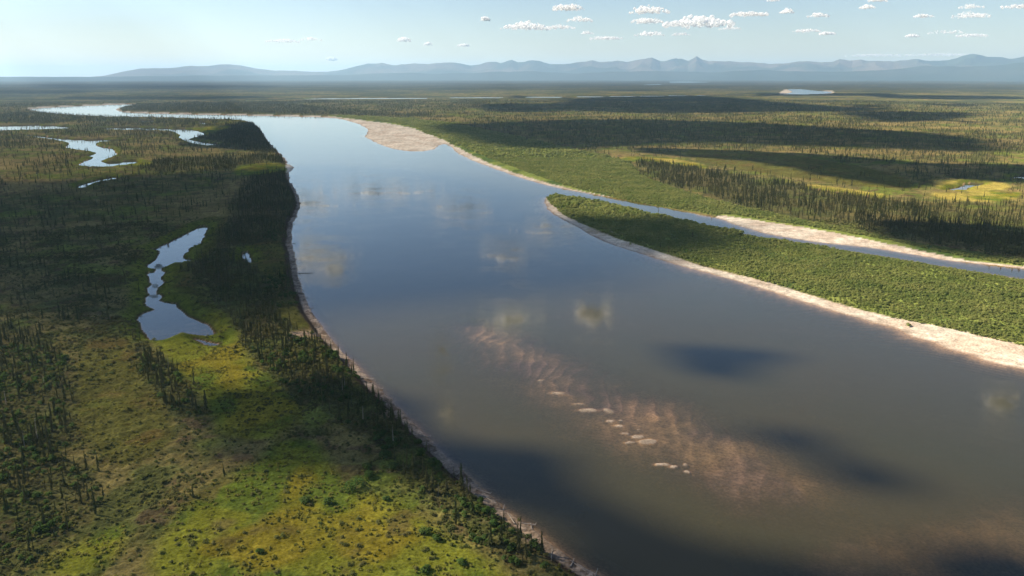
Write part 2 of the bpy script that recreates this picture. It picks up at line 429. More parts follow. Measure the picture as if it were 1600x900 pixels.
col = mixc(col, (.085, .085, .018), bog * .8)
col = mixc(col, (.125, .080, .028), bog * sstep(.5, .72, n2) * .6)
med = sstep(-4, 5, G['meadow'])
mc = np.tile(np.array([.152, .158, .020], np.float32), (n, 1))
mc = mixc(mc, (.088, .118, .018), sstep(.40, .62, n2))
mc = mixc(mc, (.210, .165, .020), sstep(.56, .68, n5) * .8)
mc = mixc(mc, (.120, .095, .030), sstep(.64, .74, fbm(gx, gy, 24, 4, 108)) * .8)
mc = mixc(mc, (.32, .25, .06), (r > 1000) * sstep(.38, .5, fbm(gx, gy, 60, 3, 113)) * (gx > 0) * .85)
col = col * (1 - med[:, None]) + mc * med[:, None]
wil = sstep(-3, 3, G['willow'])
wc = np.tile(np.array([.160, .195, .045], np.float32), (n, 1))
wc = mixc(wc, (.200, .225, .055), sstep(.45, .65, n2))
wc = mixc(wc, (.075, .115, .030), sstep(.52, .66, n5))
col = col * (1 - wil[:, None]) + wc * wil[:, None]
fr = sstep(-16, -4, G['d_p']) * (1 - wil)                                              # lush fringe round the ponds
col = mixc(col, (.120, .140, .016), fr * .75)
col = mixc(col, (.060, .045, .022), sstep(-2.4, -.6, G['d_p']) * .8)
edge = sstep(-7, -3, G['d_r']) * wil * (1 - sstep(-2, 0, G['sand']))
col = mixc(col, (.170, .180, .020), edge)
# cut bank on the left
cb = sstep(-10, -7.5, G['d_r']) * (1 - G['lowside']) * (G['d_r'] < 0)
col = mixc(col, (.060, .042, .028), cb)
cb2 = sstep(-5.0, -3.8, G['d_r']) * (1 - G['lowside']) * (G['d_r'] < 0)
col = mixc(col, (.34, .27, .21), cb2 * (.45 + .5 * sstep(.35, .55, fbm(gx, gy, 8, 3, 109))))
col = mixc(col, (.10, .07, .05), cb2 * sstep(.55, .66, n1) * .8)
# a slumped sandy slope behind the beach near the bottom and by the clearing
for (px, py, rad) in [(845, 835, 7), (800, 812, 4), (470, 530, 6), (490, 528, 5), (610, 654, 4), (860, 850, 6)]:
    cx, cy = ground_at(px, py)
    q = np.exp(-((gx - cx) ** 2 + (gy - cy) ** 2) / rad ** 2)
    col = mixc(col, (.26, .19, .13), np.clip(q * 1.6 * (.4 + n1), 0, 1) * (G['d_r'] < 0))
snd = sstep(-1.5, .5, G['sand']) * (G['d'] < 0) * (1 - .0 * wil)
snd = np.where(G['willow'] > 2.5, snd * 0, snd)
sc_ = np.tile(np.array([.52, .45, .36], np.float32), (n, 1))
sc_ = mixc(sc_, (.43, .34, .26), sstep(.45, .62, n2) * .8)
sc_ = mixc(sc_, (.20, .14, .11), sstep(-3.4, 0, G['d_r']) * .8)
col = col * (1 - snd[:, None]) + sc_ * snd[:, None]
patch = np.exp(-((gx - ground_at(950, 362)[0]) ** 2 / 26 ** 2 + (gy - ground_at(950, 362)[1]) ** 2 / 18 ** 2))
col = mixc(col, (.38, .30, .2), np.clip(patch * 1.5, 0, 1) * sstep(.48, .56, fbm(gx, gy, 6, 3, 110)) * (G['d'] < 0))
# bed
bedm = (G['d'] > 0).astype(np.float32)
bc = np.tile(np.array([.33, .195, .105], np.float32), (n, 1))
bc = mixc(bc, (.39, .24, .13), sstep(.4, .65, n5) * .8)
bc = mixc(bc, (.22, .135, .10), sstep(.5, .65, fbm(gx, gy, 50, 3, 111)))
bc = mixc(bc, (.28, .225, .175), sstep(-.10, .02, gz) * (G['d_r'] > 0) * (G['isl'] > .15))
bc = mixc(bc, (.055, .045, .03), sstep(0, 1.5, G['d_p']) )
bc = mixc(bc, (.26, .15, .07), sstep(.54, .62, fbm(gx, gy, 10, 4, 112)) * (G['d_p'] > 3) * (r < 520))
col = col * (1 - bedm[:, None]) + bc * bedm[:, None]
col *= (0.80 + 0.40 * n1)[:, None]
col = np.where((r > 6000)[:, None], col * (1 - .55 * sstep(6000, 12000, r))[:, None], col)  # far plain darkened in its colour, standing in for cloud shadow
col = np.clip(col, 0.004, .8)

def set_col(me, c):
    at = me.color_attributes.new('tint', 'FLOAT_COLOR', 'POINT')
    at.data.foreach_set('color', np.concatenate([c, np.ones((len(c), 1))], axis=1).astype(np.float32).ravel())

def submesh(name, qsel, attrs, mat, Z=None, smooth=True):
    q = QUADS[qsel]
    used, inv = np.unique(q.ravel(), return_inverse=True)
    V = np.stack([gx[used], gy[used], (gz if Z is None else Z)[used]], axis=1)
    me = mesh(name, V, inv.reshape(-1, 4), smooth)
    for k, vals in attrs.items():
        if k == 'tint': set_col(me, vals[used])
        else:
            at = me.attributes.new(k, 'FLOAT', 'POINT')
            at.data.foreach_set('value', vals[used].astype(np.float32))
    me.materials.append(mat)
    return me

# ------------------------------------------------------------------ materials
def new_mat(name):
    m = bpy.data.materials.new(name); m.use_nodes = True
    nt = m.node_tree
    for x in list(nt.nodes): nt.nodes.remove(x)
    out = nt.nodes.new('ShaderNodeOutputMaterial')
    return m, nt, out

def nd(nt, t, **kw):
    x = nt.nodes.new(t)
    for k, v in kw.items():
        if k in x.inputs.keys(): x.inputs[k].default_value = v
        else: setattr(x, k, v)
    return x

def land_material(name, bump=.6, rough=.95):
    m, nt, out = new_mat(name)
    at = nd(nt, 'ShaderNodeAttribute', attribute_name='tint')
    geo = nd(nt, 'ShaderNodeNewGeometry')
    n1 = nd(nt, 'ShaderNodeTexNoise', Scale=0.9, Detail=5.0, Roughness=.65)
    n2 = nd(nt, 'ShaderNodeTexNoise', Scale=0.16, Detail=6.0, Roughness=.6)
    n3 = nd(nt, 'ShaderNodeTexNoise', Scale=0.02, Detail=8.0, Roughness=.62)
    for x in (n1, n2, n3): nt.links.new(geo.outputs['Position'], x.inputs['Vector'])
    def ramp(src, lo, hi, a, b):
        r_ = nd(nt, 'ShaderNodeMapRange'); r_.inputs[1].default_value = lo; r_.inputs[2].default_value = hi
        r_.inputs[3].default_value = a; r_.inputs[4].default_value = b
        nt.links.new(src, r_.inputs[0]); return r_.outputs[0]
    m1 = ramp(n1.outputs['Fac'], .3, .7, .48, 1.52)
    m2 = ramp(n2.outputs['Fac'], .3, .7, .74, 1.26)
    m3 = ramp(n3.outputs['Fac'], .3, .7, .80, 1.20)
    a = nd(nt, 'ShaderNodeMath', operation='MULTIPLY'); nt.links.new(m1, a.inputs[0]); nt.links.new(m2, a.inputs[1])
    b = nd(nt, 'ShaderNodeMath', operation='MULTIPLY'); nt.links.new(a.outputs[0], b.inputs[0]); nt.links.new(m3, b.inputs[1])
    mu = nd(nt, 'ShaderNodeVectorMath', operation='SCALE')
    nt.links.new(at.outputs['Color'], mu.inputs[0]); nt.links.new(b.outputs[0], mu.inputs['Scale'])
    bs = nd(nt, 'ShaderNodeBsdfDiffuse', Roughness=1.0)
    nt.links.new(mu.outputs[0], bs.inputs['Color'])
    if bump:
        bp = nd(nt, 'ShaderNodeBump', Strength=bump, Distance=.8)
        nt.links.new(n1.outputs['Fac'], bp.inputs['Height']); nt.links.new(bp.outputs[0], bs.inputs['Normal'])
    nt.links.new(bs.outputs[0], out.inputs['Surface'])
    return m
M_LAND = land_material('tundra')
M_SAND = land_material('sand', .15)
M_BED = land_material('river_bed', .1)

def water_material(name, body, k, rough, bump_s, refl=1.0):
    """Clear-to-turbid water: the bed shows through where it is shallow."""
    m, nt, out = new_mat(name)
    at = nd(nt, 'ShaderNodeAttribute', attribute_name='depth')
    geo = nd(nt, 'ShaderNodeNewGeometry')
    mul = nd(nt, 'ShaderNodeMath', operation='MULTIPLY'); mul.inputs[1].default_value = -k
    nt.links.new(at.outputs['Fac'], mul.inputs[0])
    ex = nd(nt, 'ShaderNodeMath', operation='EXPONENT'); nt.links.new(mul.outputs[0], ex.inputs[0])
    nz = nd(nt, 'ShaderNodeTexNoise', Scale=.012, Detail=3.0, Distortion=.6)
    nt.links.new(geo.outputs['Position'], nz.inputs['Vector'])
    cr = nd(nt, 'ShaderNodeMix', data_type='RGBA')
    cr.inputs['A'].default_value = (*body[0], 1); cr.inputs['B'].default_value = (*body[1], 1)
    nt.links.new(nz.outputs['Fac'], cr.inputs['Factor'])
    # ripples
    n1 = nd(nt, 'ShaderNodeTexNoise', Scale=.55, Detail=4.0, Roughness=.6)
    n2 = nd(nt, 'ShaderNodeTexNoise', Scale=.03, Detail=3.0)
    mp = nd(nt, 'ShaderNodeMapping'); mp.inputs['Scale'].default_value = (1, 2.2, 1); mp.inputs['Rotation'].default_value = (0, 0, .5)
    nt.links.new(geo.outputs['Position'], mp.inputs[0]); nt.links.new(mp.outputs[0], n1.inputs['Vector']); nt.links.new(geo.outputs['Position'], n2.inputs['Vector'])
    mr = nd(nt, 'ShaderNodeMapRange'); mr.inputs[1].default_value = .4; mr.inputs[2].default_value = .62; mr.inputs[3].default_value = .08; mr.inputs[4].default_value = 1.5
    nt.links.new(n2.outputs['Fac'], mr.inputs[0])
    st = nd(nt, 'ShaderNodeMath', operation='MULTIPLY'); st.inputs[1].default_value = bump_s; nt.links.new(mr.outputs[0], st.inputs[0])
    bp = nd(nt, 'ShaderNodeBump', Distance=.12); nt.links.new(n1.outputs['Fac'], bp.inputs['Height']); nt.links.new(st.outputs[0], bp.inputs['Strength'])
    df = nd(nt, 'ShaderNodeBsdfDiffuse'); nt.links.new(cr.outputs['Result'], df.inputs['Color'])
    tr = nd(nt, 'ShaderNodeBsdfTransparent', Color=(.94, .95, .9, 1))
    mx = nd(nt, 'ShaderNodeMixShader'); nt.links.new(ex.outputs[0], mx.inputs[0]); nt.links.new(df.outputs[0], mx.inputs[1]); nt.links.new(tr.outputs[0], mx.inputs[2])
    gl = nd(nt, 'ShaderNodeBsdfGlossy', Roughness=rough); gl.inputs['Color'].default_value = (refl, refl, refl, 1)
    nt.links.new(bp.outputs[0], gl.inputs['Normal'])
    # Schlick reflectance of water, the same seen from above and from below
    dt = nd(nt, 'ShaderNodeVectorMath', operation='DOT_PRODUCT'); nt.links.new(geo.outputs['Incoming'], dt.inputs[0]); nt.links.new(bp.outputs[0], dt.inputs[1])
    ab = nd(nt, 'ShaderNodeMath', operation='ABSOLUTE'); nt.links.new(dt.outputs['Value'], ab.inputs[0])
    om = nd(nt, 'ShaderNodeMath', operation='SUBTRACT', use_clamp=True); om.inputs[0].default_value = 1.0; nt.links.new(ab.outputs[0], om.inputs[1])
    pw = nd(nt, 'ShaderNodeMath', operation='POWER'); nt.links.new(om.outputs[0], pw.inputs[0]); pw.inputs[1].default_value = 5.0
    fr = nd(nt, 'ShaderNodeMath', operation='MULTIPLY_ADD'); nt.links.new(pw.outputs[0], fr.inputs[0]); fr.inputs[1].default_value = .98; fr.inputs[2].default_value = .02
    m2 = nd(nt, 'ShaderNodeMixShader'); nt.links.new(fr.outputs[0], m2.inputs[0]); nt.links.new(mx.outputs[0], m2.inputs[1]); nt.links.new(gl.outputs[0], m2.inputs[2])
    nt.links.new(m2.outputs[0], out.inputs['Surface'])
    return m
M_RIVER = water_material('river_water', ((.031, .032, .016), (.044, .035, .016)), 1.05, .05, .18)
M_POND = water_material('pond_water', ((.020, .024, .022), (.030, .030, .022)), 2.2, .05, .10)

# ---- split the sheet: bed under the river, sandy beaches, land
qd_r = G['d_r'][QUADS].max(axis=1); qd_p = G['d_p'][QUADS].max(axis=1)
is_bed = (qd_r > 0)
is_sand = (~is_bed) & (snd[QUADS].mean(axis=1) > .5)
depth_attr = np.clip(-gz, 0, 10)
bed = link('river_bed', submesh('river_bed', is_bed, {'tint': col}, M_BED)); tag(bed, kind='structure')
sb = link('sand_beach', submesh('sand_beach', is_sand, {'tint': col}, M_SAND)); tag(sb, kind='structure')
isl_poly_q = None
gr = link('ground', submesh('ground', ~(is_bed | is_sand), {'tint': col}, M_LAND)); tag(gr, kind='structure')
# hole under the camera
cap_v = [(gx[i], gy[i], gz[i]) for i in idx[0]]
cap_c = tuple(np.mean(np.array(cap_v), axis=0))
# (river and land both touch it; it lies far below and behind the camera)
cme = mesh('ground_below', np.array(cap_v + [cap_c]), [(i, (i + 1) % na, na) for i in range(na)])
set_col(cme, np.tile([[.08, .08, .03]], (na + 1, 1))); cme.materials.append(M_LAND)
tag(link('terrain', cme), kind='structure')

Z0 = np.zeros(n)
riv = link('river', submesh('river', is_bed & (qd_r >= qd_p), {'depth': depth_attr}, M_RIVER, Z0)); tag(riv, kind='structure')
for k, p in WATERS.items():
    dd = sdist(p, gx + (fbm(gx, gy, 14, 3, 5) - .5) * 5 * np.clip(r / 900, .25, 3), gy + (fbm(gx, gy, 14, 3, 6) - .5) * 5 * np.clip(r / 900, .25, 3), 30)
    sel = dd[QUADS].max(axis=1) > 0
    sel &= ~is_bed
    if sel.sum() == 0: continue
    o = link('pond' if 'river' not in k and 'reach' not in k and 'creek' not in k else 'creek', submesh('pond', sel, {'depth': depth_attr}, M_POND, Z0))
    tag(o, kind='structure')

# ------------------------------------------------------------------ mountains on the skyline
SKY = [(-400, 117), (-200, 118), (0, 119.5), (140, 119.6), (160, 118.3), (190, 112.8), (220, 109), (250, 108.5), (275, 107), (300, 103), (325, 104.2), (340, 103), (360, 101.6), (375, 103.5), (400, 107.5), (430, 110),
       (450, 110.5), (480, 112), (512, 112.5), (530, 110), (545, 106), (560, 103), (575, 100.5), (586, 100), (597, 97.6), (605, 100), (614, 102), (630, 100), (645, 98.6), (660, 99.6), (670, 101.5), (690, 98.5),
       (705, 97.6), (720, 98.2), (735, 102), (750, 101), (765, 98.6), (775, 98.2), (782, 100), (791, 96), (800, 93.2), (809, 97.2), (820, 97), (832, 95.4), (842, 95), (850, 97), (860, 99.2), (880, 99), (900, 97), (915, 96), (925, 93.8),
       (936, 97), (950, 96.4), (965, 96), (980, 98.6), (1000, 96), (1018, 92), (1031, 97), (1040, 97), (1054, 93), (1065, 94), (1075, 96), (1087, 89), (1096, 94), (1105, 95), (1125, 95), (1140, 97), (1155, 98.6), (1175, 98), (1200, 100.2),
       (1230, 99), (1270, 98.2), (1300, 96.6), (1310, 95.2), (1325, 98), (1345, 96), (1370, 97), (1400, 98), (1430, 95), (1450, 97), (1480, 97), (1500, 92), (1515, 89), (1525, 90), (1540, 94), (1560, 95), (1575, 97), (1600, 93), (1660, 94), (1750, 99), (1900, 96), (2100, 104), (2400, 112), (2600, 119)]
FRONT = [(-400, 119), (150, 119.5), (300, 118), (500, 117), (560, 116), (640, 113), (700, 115), (800, 111), (900, 114), (1000, 111), (1100, 113), (1200, 110), (1300, 113), (1400, 109), (1440, 104), (1500, 106), (1560, 105), (1600, 102), (1700, 104), (2000, 108), (2600, 119)]
def az_of(px): return math.atan((px - 800) / FPX / (math.cos(PITCH) + math.sin(PITCH) * (450 - 110) / FPX))
def elev_of(py): return (118.5 - py) / FPX / 1.0 * .966
def range_mesh(name, prof, R0, width, seed, col_lo, col_hi, azn=1500, rn=26):
    azs = np.linspace(az_of(prof[0][0]), az_of(prof[-1][0]), azn)
    top = np.interp(azs, [az_of(p[0]) for p in prof], [elev_of(p[1]) for p in prof])
    rows = np.linspace(-1, 1, rn)
    V = []; C = []
    A, T = np.meshgrid(azs, rows)
    tp = np.interp(A.ravel(), azs, top).reshape(A.shape)
    rad = R0 + T * width
    X = rad * np.sin(A); Y = rad * np.cos(A)
    hmax = H + R0 * tp
    nz = fbm(X.ravel(), Y.ravel(), 1800, 5, seed).reshape(A.shape)
    rid = 1 - np.abs(2 * fbm(X.ravel(), Y.ravel(), 1700, 5, seed + 3).reshape(A.shape) - 1)
    prof_r = np.clip(1 - np.abs(T), 0, 1) ** .9
    hh = hmax * prof_r * np.where(np.abs(T) < .03, 1, (.35 + .75 * rid) )
    # keep every slope below the crest line seen from the river
    lim = (H + rad * (hmax - H) / R0) * .985
    hh = np.where(np.abs(T) < .03, hmax, np.minimum(hh, lim))
    Z = hh * (1 + .22 * (fbm(A.ravel() * 37000, np.zeros(A.size), 900, 4, seed + 9).reshape(A.shape) - .5)) - 8
    V = np.stack([X.ravel(), Y.ravel(), Z.ravel()], 1)
    ii = np.arange(rn * azn).reshape(rn, azn)
    F = np.stack([ii[:-1, :-1], ii[:-1, 1:], ii[1:, 1:], ii[1:, :-1]], -1).reshape(-1, 4)
    me = mesh(name, V, F, True)
    t = sstep(.35, .65, nz.ravel())
    c = np.array(col_lo)[None] * (1 - t[:, None]) + np.array(col_hi)[None] * t[:, None]
    snow = (rid.ravel() > .93) & (Z.ravel() > 520)
    set_col(me, c)
    me.materials.append(M_MTN)
    return link(name, me)
M_MTN = land_material('mountain_rock', 0)
tag(range_mesh('mountains', SKY, 37000, 4500, 201, (.17, .13, .09), (.045, .06, .035), rn=41), kind='structure')  # relief shading put into the colour: sunlit brown patches against dark ones
tag(range_mesh('hills', FRONT, 30500, 2500, 221, (.05, .06, .04), (.035, .05, .03), azn=700, rn=17), kind='structure')

# ------------------------------------------------------------------ plants
def foliage_material(name, c1, c2, trans=.25, nscale=1.2):
    m, nt, out = new_mat(name)
    oi = nd(nt, 'ShaderNodeObjectInfo')
    mxc = nd(nt, 'ShaderNodeMix', data_type='RGBA')
    mxc.inputs['A'].default_value = (*c1, 1); mxc.inputs['B'].default_value = (*c2, 1)
    gp = nd(nt, 'ShaderNodeNewGeometry'); pn = nd(nt, 'ShaderNodeTexNoise', Scale=.035, Detail=3.0); nt.links.new(gp.outputs['Position'], pn.inputs['Vector'])
    pr = nd(nt, 'ShaderNodeMapRange'); pr.inputs[1].default_value = .38; pr.inputs[2].default_value = .62; nt.links.new(pn.outputs['Fac'], pr.inputs[0])
    av = nd(nt, 'ShaderNodeMix', data_type='FLOAT'); av.inputs['Factor'].default_value = .5
    nt.links.new(oi.outputs['Random'], av.inputs['A']); nt.links.new(pr.outputs[0], av.inputs['B'])
    nt.links.new(av.outputs['Result'], mxc.inputs['Factor'])
    tc = nd(nt, 'ShaderNodeTexCoord')
    nz = nd(nt, 'ShaderNodeTexNoise', Scale=nscale, Detail=3.0)
    nt.links.new(tc.outputs['Object'], nz.inputs['Vector'])
    mr = nd(nt, 'ShaderNodeMapRange'); mr.inputs[1].default_value = .3; mr.inputs[2].default_value = .7; mr.inputs[3].default_value = .6; mr.inputs[4].default_value = 1.4
    nt.links.new(nz.outputs['Fac'], mr.inputs[0])
    sc = nd(nt, 'ShaderNodeVectorMath', operation='SCALE'); nt.links.new(mxc.outputs['Result'], sc.inputs[0]); nt.links.new(mr.outputs[0], sc.inputs['Scale'])
    df = nd(nt, 'ShaderNodeBsdfDiffuse'); nt.links.new(sc.outputs[0], df.inputs['Color'])
    tl = nd(nt, 'ShaderNodeBsdfTranslucent'); nt.links.new(sc.outputs[0], tl.inputs['Color'])
    mx = nd(nt, 'ShaderNodeMixShader'); mx.inputs[0].default_value = trans
    nt.links.new(df.outputs[0], mx.inputs[1]); nt.links.new(tl.outputs[0], mx.inputs[2]); nt.links.new(mx.outputs[0], out.inputs['Surface'])
    return m
M_SPRUCE = foliage_material('spruce_needles', (.052, .074, .027), (.140, .128, .056), .40)
M_WILLOW = foliage_material('willow_leaves', (.150, .205, .055), (.310, .315, .105), .48)
M_SHRUB = foliage_material('shrub_leaves', (.060, .080, .022), (.110, .100, .040), .3)
M_BUSH = foliage_material('alder_leaves', (.035, .070, .018), (.060, .090, .025), .3)
def plain(name, c, rough=.9):
    m, nt, out = new_mat(name)
    tc = nd(nt, 'ShaderNodeTexCoord'); nz = nd(nt, 'ShaderNodeTexNoise', Scale=3.0, Detail=4.0)
    nt.links.new(tc.outputs['Object'], nz.inputs['Vector'])
    mxc = nd(nt, 'ShaderNodeMix', data_type='RGBA'); mxc.inputs['A'].default_value = (*[x * .7 for x in c], 1); mxc.inputs['B'].default_value = (*[x * 1.3 for x in c], 1)
    nt.links.new(nz.outputs['Fac'], mxc.inputs['Factor'])
    df = nd(nt, 'ShaderNodeBsdfDiffuse'); nt.links.new(mxc.outputs['Result'], df.inputs['Color']); nt.links.new(df.outputs[0], out.inputs['Surface'])
    return m
M_BARK = plain('bark', (.11, .085, .065))
M_DRIFT = plain('driftwood', (.28, .24, .20))

def trunk_mesh(h, r0, seed):
    rr = random.Random(seed); V = []; F = []
    k = 6; rings = 4
    for i in range(rings):
        t = i / (rings - 1)
        for j in range(k):
            a_ = 2 * math.pi * j / k
            q = r0 * (1 - .85 * t)
            V.append((q * math.cos(a_) + rr.uniform(-.03, .03), q * math.sin(a_), -.4 + t * (h + .3)))
    for i in range(rings - 1):
        for j in range(k):
            F.append((i * k + j, i * k + (j + 1) % k, (i + 1) * k + (j + 1) % k, (i + 1) * k + j))
    return mesh('trunk', V, F)

def spruce_mesh(h, rad, layers, spikes, seed, gap=.1):
    """A narrow boreal crown: ragged drooping whorls, each a ring of pointed boughs, thinner towards a pointed top."""
    rr = random.Random(seed); V = []; F = []
    for i in range(layers):
        t = i / layers
        z = h * (gap + (1 - gap) * t)
        prof = (1 - t) ** .75 * (.72 + .28 * math.sin(t * 9 + seed)) + .06
        q = rad * prof * rr.uniform(.7, 1.2)
        th = h * (1 - gap) / layers * rr.uniform(1.5, 2.2)
        ox, oy = rr.uniform(-.08, .08) * rad, rr.uniform(-.08, .08) * rad
        b0 = len(V)
        V.append((ox, oy, min(z + th, h)))
        m_ = spikes * 2; ph = rr.uniform(0, 6)
        for j in range(m_):
            a_ = ph + 2 * math.pi * j / m_
            s = q * (rr.uniform(.85, 1.25) if j % 2 == 0 else rr.uniform(.35, .55))
            V.append((ox + s * math.cos(a_), oy + s * math.sin(a_), z - (.22 * s if j % 2 == 0 else -.1 * s) + rr.uniform(-.1, .1) * th))
        for j in range(m_):
            F.append((b0, b0 + 1 + j, b0 + 1 + (j + 1) % m_))
    # leader
    b0 = len(V)
    V += [(.05 * rad, 0, h * .93), (-.05 * rad, .05 * rad, h * .93), (0, -.06 * rad, h * .93), (0, 0, h * 1.04)]
    F += [(b0, b0 + 1, b0 + 3), (b0 + 1, b0 + 2, b0 + 3), (b0 + 2, b0, b0 + 3)]
    return mesh('crown', V, F)

def leafy_mesh(name, rad, hgt, count, size, seed, lobes=5):
    """A shrub: leaf-clump faces spread over several overlapping lobes with gaps between them."""
    rr = np.random.default_rng(seed); V = []; F = []
    L_ = [(rr.uniform(-.5, .5) * rad, rr.uniform(-.5, .5) * rad, rr.uniform(.35, .6) * hgt, rr.uniform(.45, .75)) for _ in range(lobes)]
    for i in range(count):
        lx, ly, lz, ls = L_[i % lobes]
        v = rr.normal(size=3); v /= np.linalg.norm(v)
        if v[2] < -.3: v[2] = -v[2]
        q = rr.uniform(.8, 1.05)
        c = np.array([lx + v[0] * rad * ls * q, ly + v[1] * rad * ls * q, max(.05, lz + v[2] * hgt * .5 * ls / .6 * q)])
        nrm = v + np.array([0, 0, .7]) + rr.normal(size=3) * .35; nrm /= np.linalg.norm(nrm)
        t1 = np.cross(nrm, [0, 0, 1.0]); t1 /= (np.linalg.norm(t1) + 1e-6); t2 = np.cross(nrm, t1)
        s = size * rr.uniform(.6, 1.3); b0 = len(V)
        for k in range(4):
            a_ = k * math.pi / 2 + rr.uniform(-.4, .4)
            V.append(tuple(c + (t1 * math.cos(a_) + t2 * math.sin(a_)) * s * rr.uniform(.6, 1.1)))
        F.append((b0, b0 + 1, b0 + 2)); F.append((b0, b0 + 2, b0 + 3))
    return mesh(name, V, F)

# ---- where the spruces stand
def scatter(r0, r1, amax, maxd, seed):
    g = np.random.default_rng(seed)
    area = .5 * (r1 ** 2 - r0 ** 2) * 2 * amax
    k = int(area * maxd)
    rr = np.sqrt(g.uniform(r0 ** 2, r1 ** 2, k)); aa = g.uniform(-amax, amax, k)
    return rr * np.sin(aa), rr * np.cos(aa), g
def gather(r0, r1, amax, maxd, seed, fn, hfun=None):
    X, Y, g = scatter(r0, r1, amax, maxd, seed)
    L = lay(X, Y)
    p = fn(L, X, Y) / maxd
    keep = g.uniform(0, 1, len(X)) < p
    return X[keep], Y[keep], L['z'][keep], {k: v[keep] for k, v in L.items()}
dfn = lambda L, X, Y: L['dens']
T = [gather(150, 500, R(44), .15, 301, dfn), gather(500, 1300, R(40), .12, 302, dfn)]
TF = [gather(1300, 2600, R(38), .040, 303, dfn), gather(2600, 5200, R(37), .016, 304, lambda L, X, Y: L['dens'] * .55)]
def cat(lst, i): return np.concatenate([t[i] for t in lst])
tx, ty, tz = cat(T, 0), cat(T, 1), cat(T, 2)
g = np.random.default_rng(5)
tdens = np.concatenate([t[3]['dens'] for t in T])
th = np.where(g.uniform(0, 1, len(tx)) < .3, g.uniform(2.5, 6, len(tx)), g.uniform(5.5, 11.5, len(tx))) * (.8 + .35 * fbm(tx, ty, 60, 2, 91))
th = th * np.where(tdens > .06, .78, 1)
th = np.where(tx > 0, np.clip(th * 1.0, 4, 12), th * .88)
fx, fy, fz = cat(TF, 0), cat(TF, 1), cat(TF, 2)
fh = g.uniform(4, 9.5, len(fx))
print('trees near', len(tx), 'far', len(fx))

VAR_N = 6
near_crowns = [spruce_mesh(10, [.95, .75, 1.1, .85, .65, 1.25][i], 15, 6, 400 + i, [.05, .1, .04, .12, .06, .03][i]) for i in range(VAR_N)]
near_trunks = [trunk_mesh(9.2, .14, 450 + i) for i in range(VAR_N)]
for m_ in near_crowns: m_.materials.append(M_SPRUCE)
for m_ in near_trunks: m_.materials.append(M_BARK)

dead_trunk = trunk_mesh(10, .16, 477); dead_trunk.materials.append(M_DRIFT)
def snag_boughs():
    rr = random.Random(4); V = []; F = []
    for i in range(26):
        z = rr.uniform(2, 9.3); a_ = rr.uniform(0, 6.28); q = (1.15 - z / 10) * rr.uniform(.5, 1.0); b0 = len(V)
        V += [(.05, 0, z), (-.04, .04, z), (0, -.05, z + .05), (q * math.cos(a_), q * math.sin(a_), z - .3 * q)]
        F += [(b0, b0 + 1, b0 + 3), (b0 + 1, b0 + 2, b0 + 3), (b0 + 2, b0, b0 + 3)]
    return mesh('crown', V, F)
dead_boughs = snag_boughs(); dead_boughs.materials.append(M_DRIFT)
# 300 spruces that show largest, each a thing of its own
px, py = project(tx, ty, tz)
show = th / np.hypot(np.hypot(tx, ty), H)
inframe = (px > -10) & (px < 1610) & (py < 925)
score = np.where(inframe, show, 0)
order = np.argsort(-score)
big = order[:300]
rest = np.setdiff1d(np.arange(len(tx)), big)
def stand_of(x, y):
    if x < 175 and y > 715: return 'bottom'
    if x < 180: return 'sparse'
    if x < 345 and y < 690: return 'strip'
    if x < 420: return 'heath'
    if y < 570: return 'band_up'
    if y < 625: return 'band'
    if y < 690: return 'band_low'
    return 'bank'
STAND = {
 'bottom': ('in the shrubby stand filling the lower left corner', 'spruces of the shrubby corner stand'),
 'sparse': ('in the open wood at the left edge of the tundra', 'spruces scattered over the tundra at the left edge'),
 'strip': ('in the narrow strip below the lily pond', 'spruces of the narrow strip below the pond'),
 'heath': ('standing alone on the open green heath', 'lone spruces on the open heath'),
 'band': ('in the middle of the dense riverside band', 'spruces in the middle of the riverside band'),
 'band_up': ('at the top of the riverside band beside the clearing', 'spruces at the top of the riverside band'),
 'band_low': ('at the shaded lower end of the riverside band', 'spruces at the shaded end of the riverside band'),
 'bank': ('among green bushes by the lower beach', 'spruces among the bushes by the lower beach')}
tall_done = {}
proto_objs = []
for rank, i in enumerate(big):
    v = rank % VAR_N
    st = stand_of(px[i], py[i])
    h_ = th[i]
    e = bpy.data.objects.new('spruce_tree', None); COL.objects.link(e)
    e.location = (tx[i], ty[i], tz[i] - .05); e.rotation_euler = (g.uniform(-.04, .04), g.uniform(-.04, .04), g.uniform(0, 6.28))
    s = h_ / 10.0; wd = s * g.uniform(.75, 1.5)
    e.scale = (wd, wd, s); e.empty_display_size = 1
    size = 'tall' if h_ > 8.5 else ('middling' if h_ > 5.5 else 'small')
    shape = ['evenly tapered', 'very slim', 'full skirted', 'slim ragged', 'thread thin', 'broad based'][v]
    tag(e, f'{size} {shape} spruce {STAND[st][0]}', 'tree', STAND[st][1])
    if rank % 23 != 9 and (st not in tall_done or h_ > th[tall_done[st][0]]):
        tall_done[st] = (i, e)
    if rank % 23 == 9:
        e.name = 'dead_spruce'
        e['label'] = f'dead grey {size} snag {STAND[st][0]}'; e['group'] = 'dead snags ' + STAND[st][0]
        link('trunk', dead_trunk, None, e); link('crown', dead_boughs, None, e)
        continue
    tr = link('trunk', near_trunks[v], None, e); cr = link('crown', near_crowns[v], None, e)
    if rank < VAR_N: proto_objs.append((tr, cr))
for st, (i, e) in tall_done.items():
    e['label'] = 'tallest dark spruce ' + STAND[st][0]

